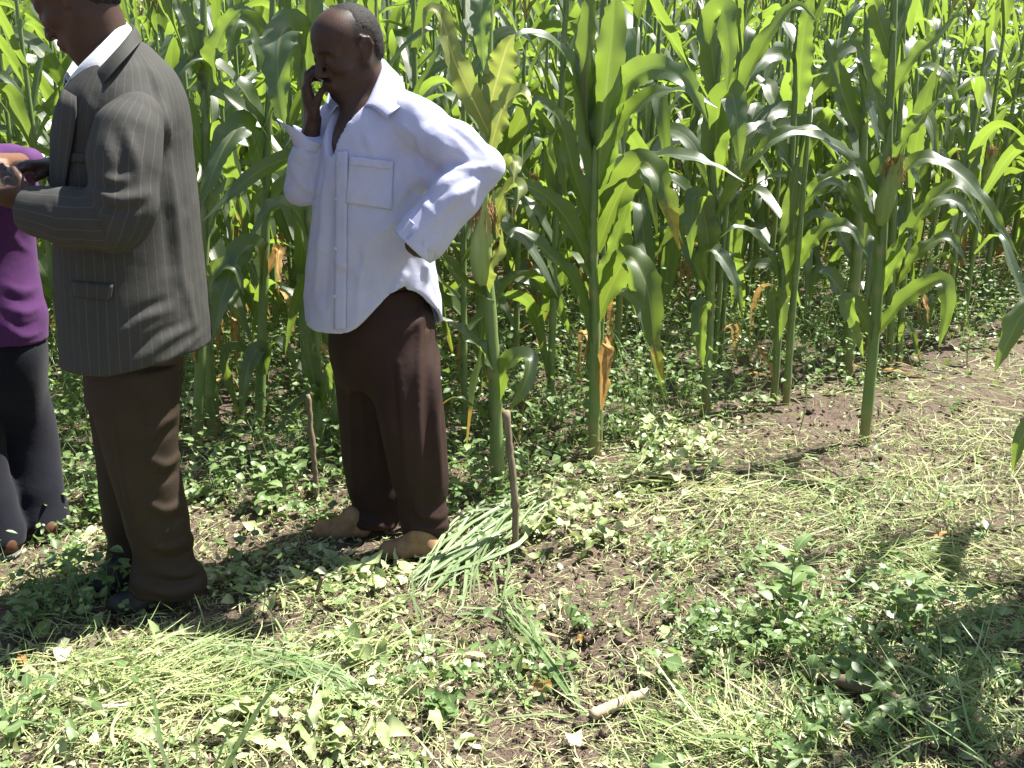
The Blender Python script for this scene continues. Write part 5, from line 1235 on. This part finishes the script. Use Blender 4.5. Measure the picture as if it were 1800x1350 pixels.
def quat_rot(n, r, tilt):                    # random turn about z, then tilt
    a = r.random(n) * 2 * np.pi; t = r.normal(size=n) * tilt; u = r.normal(size=n) * tilt
    ca, sa, ct, st, cu, su = np.cos(a), np.sin(a), np.cos(t), np.sin(t), np.cos(u), np.sin(u)
    Z = np.zeros(n); O = np.ones(n)
    Rz = np.stack([np.stack([ca, -sa, Z], -1), np.stack([sa, ca, Z], -1), np.stack([Z, Z, O], -1)], 1)
    Rx = np.stack([np.stack([O, Z, Z], -1), np.stack([Z, ct, -st], -1), np.stack([Z, st, ct], -1)], 1)
    Ry = np.stack([np.stack([cu, Z, su], -1), np.stack([Z, O, Z], -1), np.stack([-su, Z, cu], -1)], 1)
    return Rz @ Rx @ Ry
def leaves_at(pos, size, aspect, tilt, r, curl=.35, fold=.25):
    n = len(pos); s = np.array([0, .22, .5, .78, 1.0]); w = np.array([.05, .8, 1.0, .6, .02])
    X = (s - .3)[None] * np.ones((n, 1)); cu = r.normal(size=n) * curl; fo = r.normal(size=n) * .2 + fold
    Zc = cu[:, None] * (s - .4)[None] ** 2 * 1.6
    rows = []
    for k, sg in enumerate((-1, 0, 1)):
        hw = w[None] * aspect[:, None] * .5 * sg
        jag = 1 + .12 * r.normal(size=(n, 5)) * abs(sg)
        rows.append(np.stack([X + 0 * hw, hw * jag, Zc + np.abs(hw) * fo[:, None]], -1))
    L = np.stack(rows, 2).reshape(n, 15, 3) * size[:, None, None]
    V = np.einsum('nij,nkj->nki', quat_rot(n, r, tilt), L) + pos[:, None]
    i = np.arange(4)[:, None] * 3; j = np.arange(2)[None]
    q = np.stack([i + j, i + j + 1, i + 3 + j + 1, i + 3 + j], -1).reshape(-1, 4)
    Q = (np.arange(n)[:, None, None] * 15 + q[None]).reshape(-1, 4)
    uv = np.tile(np.stack([np.tile([0, .5, 1], 5), np.repeat(s, 3)], 1), (n, 1))
    return V.reshape(-1, 3), Q, uv
def blades_at(pos, az, ln, hw, lift, bend, r, segs=4, arch=0.0):
    n = len(pos); s = np.linspace(0, 1, segs + 1)
    yaw = az[:, None] + bend[:, None] * s[None]
    el = lift[:, None] + arch * s[None] if np.isscalar(arch) else lift[:, None] + arch[:, None] * s[None]
    d = np.stack([np.cos(el) * np.cos(yaw), np.cos(el) * np.sin(yaw), np.sin(el)], -1)
    C = pos[:, None] + np.concatenate([np.zeros((n, 1, 3)), np.cumsum(d[:, :-1], 1)], 1) * (ln / segs)[:, None, None]
    side = np.stack([-np.sin(yaw), np.cos(yaw), r.normal(size=n)[:, None] * .5 + 0 * yaw], -1)
    side = nrm(side); w = hw[:, None] * np.array([.7] + [1] * (segs - 1) + [.1])[None] if segs > 1 else hw
    V = np.stack([C - side * w[..., None], C + side * w[..., None]], 2).reshape(n, -1, 3); m = V.shape[1]
    i = np.arange(segs) * 2; q = np.stack([i, i + 1, i + 3, i + 2], -1)
    Q = (np.arange(n)[:, None, None] * m + q[None]).reshape(-1, 4)
    uv = np.tile(np.stack([np.tile([0, 1], segs + 1), np.repeat(s, 2)], 1), (n, 1))
    return V.reshape(-1, 3), Q, uv
def scatter(n, r, x0=-2.6, x1=3.4, y0=1.65, y1=6.5):   # points over the near ground, denser towards the camera
    y = y0 + (y1 - y0) * r.random(n) ** 1.35; x = r.uniform(-1, 1, n) * (.56 * y + .35)
    z = terrain(x, y); px, py = topx(x, y, z); return x, y, z, px, py
def litter():
    r = np.random.default_rng(31)
    x, y, z, px, py = scatter(150000, r)
    d = .30 + .8 * blob(px, py, LEAFY); d = d * (1 - .95 * blob(px, py, BARE)) * (1 - .45 * blob(px, py, GRASSY)); d *= np.clip((edge_y(x) + .2 - y) / .5, .25, 1)
    patch = .5 + .5 * np.sin(6.3 * x + 2 * np.sin(5 * y)) * np.sin(7.1 * y + 2 * np.sin(4 * x)); d *= .35 + .85 * patch
    k = r.random(len(x)) < d * .46; x, y, z, d, patch = x[k], y[k], z[k], d[k], patch[k]
    size = np.exp(r.normal(size=len(x)) * .62) * .0175 * (1 + .5 * (d > .7)); size = np.clip(size, .006, .07)
    pos = np.stack([x, y, z + .004 + r.random(len(x)) ** 1.5 * .05 * d * (.5 + patch)], -1)
    V, Q, uv = leaves_at(pos, size, r.uniform(.22, .8, len(x)), .5, r, .6, .35)
    o = ob('cut_leaf_litter', mk('cut_leaf_litter', V, Q, uv=uv, attrs=dict(rnd=np.repeat(r.random(len(x)), 15))), M_LITTER)
    tag(o, 'pale wilted cut leaves strewn over the soil', 'leaf litter', None, 'stuff'); print('litter', len(x))
    # straw and cut grass
    x, y, z, px, py = scatter(120000, r)
    gr = blob(px, py, GRASSY); d = (.14 + .86 * gr) * (1 - .95 * blob(px, py, BARE)); d *= np.clip((edge_y(x) + .1 - y) / .4, .06, 1)
    patch = .5 + .5 * np.sin(5.1 * x + 1.5 * np.sin(6 * y)) * np.sin(6.4 * y + 2 * np.sin(3 * x)); fine = .5 + .5 * np.sin(13.7 * x + 2 * np.sin(9 * y)) * np.sin(16.3 * y + 2 * np.sin(8 * x)); d *= (.3 + .9 * patch) * (.45 + .8 * fine)
    k = r.random(len(x)) < d * .46; x, y, z, gr, fine = x[k], y[k], z[k], gr[k], fine[k]; n = len(x)
    base_az = 1.2 * np.sin(1.7 * x + 1) + 1.5 * np.sin(1.3 * y) + .4
    pos = np.stack([x, y, z + .003 + r.random(n) * .045 * (.2 + gr) * (.35 + 1.3 * fine)], -1)
    V, Q, uv = blades_at(pos, base_az + r.normal(size=n) * .75, r.uniform(.05, .24, n) * (.7 + .5 * gr), np.exp(r.normal(size=n) * .45) * .0014, r.normal(size=n) * .16 + .06, r.normal(size=n) * .8, r, 4, r.normal(size=n) * .3 - .12)
    o = ob('cut_grass', mk('cut_grass', V, Q, uv=uv, attrs=dict(rnd=np.repeat(r.random(n) ** .8, 10))), M_STRAW); tag(o, 'cut grass drying in a tangled layer over the ground', 'grass', None, 'stuff'); print('straw', n)
    # fine crumbs and chaff: short stalks and bits
    x, y, z, px, py = scatter(26000, r, y1=4.2); n = len(x); pos = np.stack([x, y, z + .004 + r.random(n) * .01], -1)
    V, Q, uv = blades_at(pos, r.random(n) * 6.3, r.uniform(.012, .05, n), r.uniform(.0006, .0018, n), r.normal(size=n) * .15, r.normal(size=n) * .5, r, 2, 0.0)
    o = ob('chaff', mk('chaff', V, Q, uv=uv, attrs=dict(rnd=np.repeat(.55 + .45 * r.random(n), 6))), M_STRAW); tag(o, 'short straw chaff scattered over the bare soil', 'chaff', None, 'stuff')
    # clods
    x, y, z, px, py = scatter(9000, r, y1=4.6); bz = blob(px, py, BARE); k = r.random(len(x)) < .15 + .8 * bz; x, y, z = x[k], y[k], z[k]; n = len(x)
    base = np.array([[1, 0, 0], [-1, 0, 0], [0, 1, 0], [0, -1, 0], [0, 0, 1], [0, 0, -1]], float); F3 = np.array([[0, 2, 4], [2, 1, 4], [1, 3, 4], [3, 0, 4], [2, 0, 5], [1, 2, 5], [3, 1, 5], [0, 3, 5]])
    sz = np.clip(np.exp(r.normal(size=n) * .5) * .006, .003, .018)
    V = (base[None] * (1 + .35 * r.normal(size=(n, 6, 1)))) * sz[:, None, None]; V = np.einsum('nij,nkj->nki', quat_rot(n, r, 1.0), V) + np.stack([x, y, z + sz * .2], -1)[:, None]
    o = ob('soil_clods', mk('soil_clods', V.reshape(-1, 3), None, (np.arange(n)[:, None, None] * 6 + F3[None]).reshape(-1, 3)), M_SOIL); tag(o, 'crumbs and small clods of dry brown soil', 'soil', None, 'stuff')
litter()
def weeds():                                 # low living ground cover, at the field's foot and between the rows
    r = np.random.default_rng(37)
    x, y, z, px, py = scatter(21000, r, y1=12.0)
    inf = np.clip((y - edge_y(x) + .35) / .5, 0, 1)
    d = np.maximum(blob(px, py, GREEN), inf * .9) * (1 - .93 * blob(px, py, BARE)) + .02
    patch = .5 + .5 * np.sin(4.1 * x + 2 * np.sin(3 * y)) * np.sin(5.4 * y); d *= .4 + .8 * patch
    k = r.random(len(x)) < d * .6; x, y, z, inf = x[k], y[k], z[k], inf[k]; n = len(x)
    hgt = r.uniform(.04, .16, n) * (1 + 1.3 * inf) * (1 + 1.2 * blob(px[k], py[k], TALL)); nl = 11
    # every plant: a few stems, leaves in a loose dome, alternately placed
    P0 = np.repeat(np.stack([x, y, z], -1), nl, 0); H = np.repeat(hgt, nl); a = r.random(n * nl) * 6.28; f = r.random(n * nl)
    rad = H * (.35 + .75 * r.random(n * nl)); pos = P0 + np.stack([np.cos(a) * rad * f ** .6, np.sin(a) * rad * f ** .6, H * (.25 + .8 * f)], -1)
    size = np.repeat(r.uniform(.016, .045, n), nl) * r.uniform(.7, 1.25, n * nl); asp = np.repeat(r.uniform(.3, .85, n), nl)
    V, Q, uv = leaves_at(pos, size, asp, .38, r, .3, .2)
    b = Bag(); b.add(V, Q, None, uv, rnd=np.repeat(np.clip(np.repeat(r.random(n), nl) * .7 + r.random(n * nl) * .3, 0, 1), 15))
    ns = 4; i = np.arange(n * nl).reshape(n, nl)[:, :ns].ravel(); p1 = pos[i]; p0 = P0[i]; dv = p1 - p0; ln = np.linalg.norm(dv, axis=1)
    V, Q, uv = blades_at(p0, np.arctan2(dv[:, 1], dv[:, 0]), ln, np.full(len(i), .0012), np.arcsin(np.clip(dv[:, 2] / ln, -1, 1)), np.zeros(len(i)), r, 2, 0.0)
    b.add(V, Q, None, uv, rnd=.75)
    o = ob('low_weeds', b.mesh('low_weeds'), M_WEED); tag(o, 'low green weeds and bean leaves covering the floor of the maize', 'weeds', None, 'stuff'); print('weeds', n)
    # sparse upright green grass
    x, y, z, px, py = scatter(16000, r, y1=6.5)
    d = blob(px, py, [(1650, 1230, 260, 110, 1), (1450, 1280, 200, 70, .7), (1250, 1090, 160, 80, .5), (1500, 950, 260, 120, .35), (1150, 1120, 120, 60, .5), (830, 1190, 160, 50, .3), (250, 1200, 260, 120, .25), (120, 1050, 140, 50, .5)]) + .02
    k = r.random(len(x)) < d * .5; x, y, z = x[k], y[k], z[k]; n = len(x)
    V, Q, uv = blades_at(np.stack([x, y, z - .005], -1), r.random(n) * 6.3, r.uniform(.05, .22, n), r.uniform(.0009, .0026, n), r.uniform(.5, 1.5, n), r.normal(size=n) * .5, r, 5, -r.uniform(.2, 1.6, n))
    o = ob('living_grass', mk('living_grass', V, Q, uv=uv, attrs=dict(rnd=np.repeat(r.random(n), 12))), M_BLADE); tag(o, 'thin green grass growing up through the cuttings', 'grass', None, 'stuff')
weeds()

# ---- sticks
def stick(name, pts, radii, material, label, knots=()):
    path = spline(pts, 26); r = np.interp(np.linspace(0, 1, 26), np.linspace(0, 1, len(radii)), radii)
    rr = np.random.default_rng(int(abs(pts[0][0]) * 1000)); r = r * (1 + .07 * rr.normal(size=26)); path = path + rr.normal(size=(26, 3)) * .0012
    for k in knots: r = r * (1 + .35 * np.exp(-((np.linspace(0, 1, 26) - k) / .03) ** 2))
    V, Q, T, uv = tube(path, r, 10); c = np.array(pts[0])
    return tag(ob(name, mk(name, V - c, Q, T, uv), material, None, c), label, 'stick')
b1 = G(906, 966); stick('wooden_stake', [b1 - A(0, 0, .05), P(905, 880, b1[1]), P(897, 800, b1[1] + .01), P(889, 722, b1[1] + .02)], [.0105, .011, .0115, .0125], M_WOOD, 'knobbly grey stake driven into the ground beside the bundle of cut grass', (.97, .4))
b2 = G(559, 880); stick('wooden_stake', [b2 - A(0, 0, .05), P(551, 800, b2[1]), P(542, 694, b2[1] + .02)], [.0095, .010, .009], M_WOOD, 'thin leaning grey stake between the two standing people', (.6,))
stick('lying_stick', [G(1040, 1268, .018), G(1090, 1248, .022), G(1142, 1228, .02)], [.015, .0145, .0125], M_WOOD2, 'short pale stick lying on bare soil at the bottom centre', (.7,))
stick('lying_branch', [G(1410, 1192, .02), G(1480, 1215, .03), G(1570, 1245, .028), G(1690, 1290, .015)], [.016, .015, .013, .008], M_WOOD3, 'long dark branch lying in the shaded grass at the right', (.3, .65))
stick('curved_twig', [G(112, 1222, .012), G(135, 1250, .03), G(185, 1262, .03), G(240, 1248, .02), G(310, 1208, .012)], [.008, .008, .0075, .006, .005], M_WOOD2, 'curved brown twig lying on leaf litter at the lower left', (.35,))
s0 = G(552, 1062); stick('twig_stub', [s0 - A(0, 0, .02), P(558, 1040, s0[1]), P(567, 1014, s0[1] - .01)], [.006, .0058, .0062], M_WOOD3, 'short dark cut stub sticking out of the litter', ())

# ---- bundles and tufts of long grass
def blade_mesh(C, hw, fold=.08):
    C = spline(C, 14); T = nrm(np.gradient(C, axis=0)); S = np.cross(T, nrm(A(.1 + rb.normal() * .5, -.3 + rb.normal() * .4, 1))); s = np.linspace(0, 1, 14)
    V, Q, uv = leaf_strip(C, nrm(S), hw * np.clip(np.minimum(.6 + 2 * s, 1), 0, 1) * np.clip(1 - s ** 5, .05, 1), fold, .05, 3); return V, Q, uv
def bundle(name, label, cat, root_p, blades, material=M_HAY):
    root = empty(name, root_p, label, cat)
    for C, hw in blades:
        V, Q, uv = blade_mesh(np.array(C), hw); ob('blade', mk('grass_blade', rel(V, root), Q, uv=uv, attrs=dict(rnd=np.full(len(V), rb.random()))), material, root)
    return root
rb = np.random.default_rng(41); J = lambda s: rb.normal() * s
bl = []
for i in range(38):
    a = G(930 + J(26), 905 + J(14), .02 + .05 * rb.random()); t = rb.random()
    m_ = G(845 + J(26) + 20 * t, 955 + J(18), .03 + .045 * rb.random()); e = G(735 + J(14) + (90 * t if i % 3 == 0 else 20 * t), 1020 + J(14) + (50 * t if i % 3 == 0 else 0), .015 + .02 * rb.random())
    bl.append(([a, m_, e, e + A(J(.02), -abs(J(.05)), -.01)] if i % 4 else [a, m_, e], rb.uniform(.003, .0078)))
for (x0, y0, x1, y1, x2, y2) in ((880, 985, 868, 1010, 876, 1060), (885, 980, 895, 1010, 880, 1075), (725, 1030, 728, 1070, 742, 1122), (840, 985, 830, 1030, 826, 1062)):
    bl.append(([G(x0, y0, .05), G(x1, y1, .04), G(x2, y2, .006)], .004))
bundle('grass_bundle', 'bundle of long cut green grass draped beside the grey stake', 'grass bundle', G(850, 960), bl)
bl = []
for i in range(16):
    t = rb.random(); bl.append(([G(1028 + J(3), 1268 + J(3), .008), G(965 + J(8), 1180 + J(8), .02 + .015 * t), G(905 + J(14), 1095 + J(12), .02 + .03 * t), G(880 + J(24), 1060 + J(16), .012)], rb.uniform(.0022, .004)))
bl += [([G(800, 1072, .01), G(840, 1085, .03), G(900, 1092, .03), G(945, 1130, .012)], .007), ([G(795, 1085, .01), G(850, 1090, .02), G(915, 1118, .02)], .005), ([G(1010, 1268, .01), G(960, 1262, .012), G(860, 1268, .006)], .004)]
bundle('grass_bundle', 'thin spray of cut grass stems pointing to the short pale stick', 'grass bundle', G(960, 1170), bl)
bl = []
for i in range(24):
    t = rb.random(); bl.append(([G(655 + J(8), 1238 + J(5), .01), G(540 + J(20), 1200 + J(14), .03 + .03 * t), G(400 + J(60), 1165 + J(28), .02 + .02 * t), G(330 + J(60), 1160 + J(32), .01)], rb.uniform(.002, .0034)))
bundle('grass_bundle', 'fanned tuft of cut grass lying in the pale litter at the lower left', 'grass bundle', G(520, 1200), bl)
bl = []
for (x, y, tx, ty, w) in ((290, 1348, 262, 1190, .006), (295, 1355, 305, 1260, .005), (300, 1360, 258, 1262, .005), (345, 1370, 352, 1275, .008), (370, 1372, 430, 1240, .007), (385, 1375, 500, 1185, .008), (420, 1372, 395, 1290, .005), (310, 1372, 330, 1300, .006), (280, 1372, 240, 1300, .006), (360, 1378, 470, 1290, .005)):
    b_ = G(x, y); top = P(tx, ty, b_[1] + .02); bl.append(([b_, b_ * .45 + top * .55 + A(0, 0, .02), top], w * .8))
bundle('grass_tuft', 'upright bright green grass tuft at the bottom left edge', 'grass tuft', G(330, 1345), bl)
bl = []
for i in range(26):
    x = 1680 + J(70); y = 1290 + J(40); b_ = G(x, y); bl.append(([b_, b_ + A(J(.04), J(.03), .07), b_ + A(J(.1), J(.08), .1 + .08 * rb.random())], rb.uniform(.0016, .003)))
bundle('grass_tuft', 'loose tuft of thin green grass at the bottom right', 'grass tuft', G(1680, 1290), bl)

# ---- single broad-leaved weeds
def weed_leaf_mesh(ln, asp, r, n=10):
    s = np.linspace(0, 1, n); C = np.stack([ln * s, 0 * s, .18 * ln * np.sin(s * 2.2) - .22 * ln * s ** 2], 1)
    w = ln * asp * .5 * np.sin(np.pi * np.clip(s * .93 + .05, 0, 1)) ** .75 * (1 - .35 * s) + .0006
    return leaf_strip(C, np.tile([[0, 1, 0]], (n, 1)), w, .16, .06, 5, 8, r.random() * 6)
rw = np.random.default_rng(43); WL = []
for i in range(8):
    V, Q, uv = weed_leaf_mesh(1.0, rw.uniform(.42, .8), rw); me = mk('weed_leaf', V, Q, uv=uv, attrs=dict(rnd=np.full(len(V), rw.random() * .6 + .3))); me.materials.append(M_WEED); WL.append(me)
def weed(px, py, h, nl, ls, label, lean=0.0, group='single broad-leaved weeds'):
    b_ = G(px, py); root = empty('weed_plant', b_, label, 'weed', group)
    top = A(lean * h, J(.02), h); pts = spline([A(0, 0, -.01), top * .5 + A(J(.01), J(.01), 0), top], 10); V, Q, T, uv = tube(pts, np.linspace(.0035, .0015, 10), 6)
    ob('stem', mk('weed_stem', V, Q, T, uv), M_STEM, root)
    for i in range(nl):
        f = .25 + .75 * (i + .5) / nl; p = np.array([np.interp(f, np.linspace(0, 1, 10), pts[:, k]) for k in range(3)])
        o = put('leaf', WL[int(rw.integers(8))], root, p, i * 2.4 + J(.3), 0, -.05 + J(.25) - .25 * f, ls * rw.uniform(.75, 1.2) * (1.1 - .3 * f))
    return root
for w in ((1385, 1105, .26, 9, .105, 'tall pale-leaved weed standing in front of the cut grass, right of centre'), (1595, 1105, .17, 9, .085, 'dark low weed with a leaf rosette in the shaded grass at right'), (1210, 745, .32, 13, .07, 'leafy weed at the foot of the maize with hanging front blades'),
          (1120, 720, .28, 12, .06, 'bushy weed right of the large maize plant\'s stalk'), (1165, 690, .26, 12, .055, 'fine-leaved weed in the gap between two front maize plants'), (830, 850, .16, 9, .07, 'small bright weed left of the pale maize plant\'s foot'), (470, 890, .14, 10, .085, 'broad bean-like weed left of the thin leaning stake'),
          (520, 860, .16, 9, .08, 'bean-like weed close to the thin leaning stake'), (390, 870, .14, 9, .065, 'small-leaved weed just right of the jacketed person\'s knee'), (165, 905, .2, 9, .06, 'weed between the navy trousers and the brown trousers'), (135, 1075, .16, 8, .055, 'weed with upright stem before the jacketed person\'s black shoes'),
          (55, 1095, .1, 8, .06, 'dark weed in shadow at the left edge below the purple-clad person'), (990, 1190, .07, 6, .045, 'little seedling on bare soil beside the spray of cut grass'), (870, 1215, .06, 6, .045, 'round-leaved seedling on bare soil in the bottom centre'), (1040, 760, .15, 8, .07, 'weed hugging the base of the large maize plant'),
          (940, 800, .2, 9, .07, 'weed between the pale maize plant and the large one'), (1700, 640, .18, 9, .07, 'weed at the far right beneath the maize'), (1420, 700, .1, 7, .05, 'tiny weed on the soil mound by the paired stalks'), (600, 930, .06, 5, .07, 'low limp weed by the shirted person\'s far shoe')):
    weed(*w)

# ---- large single leaves lying about
def flat_leaf(name, px, py, ln, asp, az, material, label, cat, group=None, dz=.02, rnd=.7, tip=.0):
    b_ = G(px, py, dz); V, Q, uv = weed_leaf_mesh(ln, asp, rw, 12); V[:, 2] = V[:, 2] * .7 + .006 * np.sin(V[:, 0] / ln * 9 + px) * (np.abs(V[:, 1]) / ln * 4 + .4)
    o = ob(name, mk(name, V - A(ln * .5, 0, 0), Q, uv=uv, attrs=dict(rnd=np.full(len(V), rnd))), material, None, b_); o.rotation_euler = (J(.2), J(.2) + tip, az); return tag(o, label, cat, group)
lab = 'large limp pale leaf lying in the heap of cuttings at the bottom left'
for i in range(26):
    flat_leaf('cut_leaf', 560 + J(110), 1290 + J(34), rw.uniform(.05, .085), rw.uniform(.4, .65), rw.random() * 6.28, M_LITTER, lab, 'leaf', 'large limp leaves in the bottom-left heap', .02 + .03 * rw.random(), .3 + .45 * rw.random())
lab = 'green leaf in the leafy pile right of the grey stake'
for i in range(34):
    flat_leaf('cut_leaf', 1020 + J(70), 930 + J(30), rw.uniform(.05, .085), rw.uniform(.5, .8), rw.random() * 6.28, M_LITTER, lab, 'leaf', 'leaves of the pile beside the stake', .03 + .06 * rw.random(), .1 + .6 * rw.random(), .3)
lab = 'leaf in the pale heap of pulled weeds before the front maize'
for i in range(26):
    flat_leaf('cut_leaf', 1200 + J(50), 790 + J(26), rw.uniform(.05, .09), rw.uniform(.5, .8), rw.random() * 6.28, M_LITTER, lab, 'leaf', 'leaves of the heap before the maize', .03 + .07 * rw.random(), .2 + .6 * rw.random(), .3)
for (x, y, ln, asp, az, l) in ((1640, 955, .14, .22, .2, 'long orange-brown dry leaf on the cut grass at right'), (950, 1218, .07, .5, 2.6, 'small tan dry leaf on bare soil beside the spray of cut grass'), (1330, 668, .16, .18, .1, 'rusty dry blade lying left of the paired stalks'), (1560, 652, .30, .1, -.1, 'long rusty dry blade across the path behind the lone maize plant'),
                               (1020, 1135, .04, .5, 1., 'tiny brown leaf on the soil right of the grass bundle'), (40, 1172, .05, .5, 2., 'brown curled leaf at the lower left edge')):
    flat_leaf('dry_leaf', x, y, ln, asp, az, M_DRYLEAF, l, 'dry leaf', None, .025, rw.random())
for (x, y, ln, l) in ((1010, 1312, .06, 'round pale leaf alone on the bare soil near the bottom centre'), (810, 1180, .06, 'bright white-green leaf cluster piece on soil below the shirted person'), (110, 1160, .075, 'broad pale leaf standing out of the litter at left'), (1450, 1310, .08, 'pale crumpled leaf in the grass at the bottom right'), (1640, 1030, .07, 'grey-green leaf lying behind the dark low weed')):
    flat_leaf('cut_leaf', x, y, ln, .8, rw.random() * 6, M_LITTER, l, 'leaf', None, .02, .9)
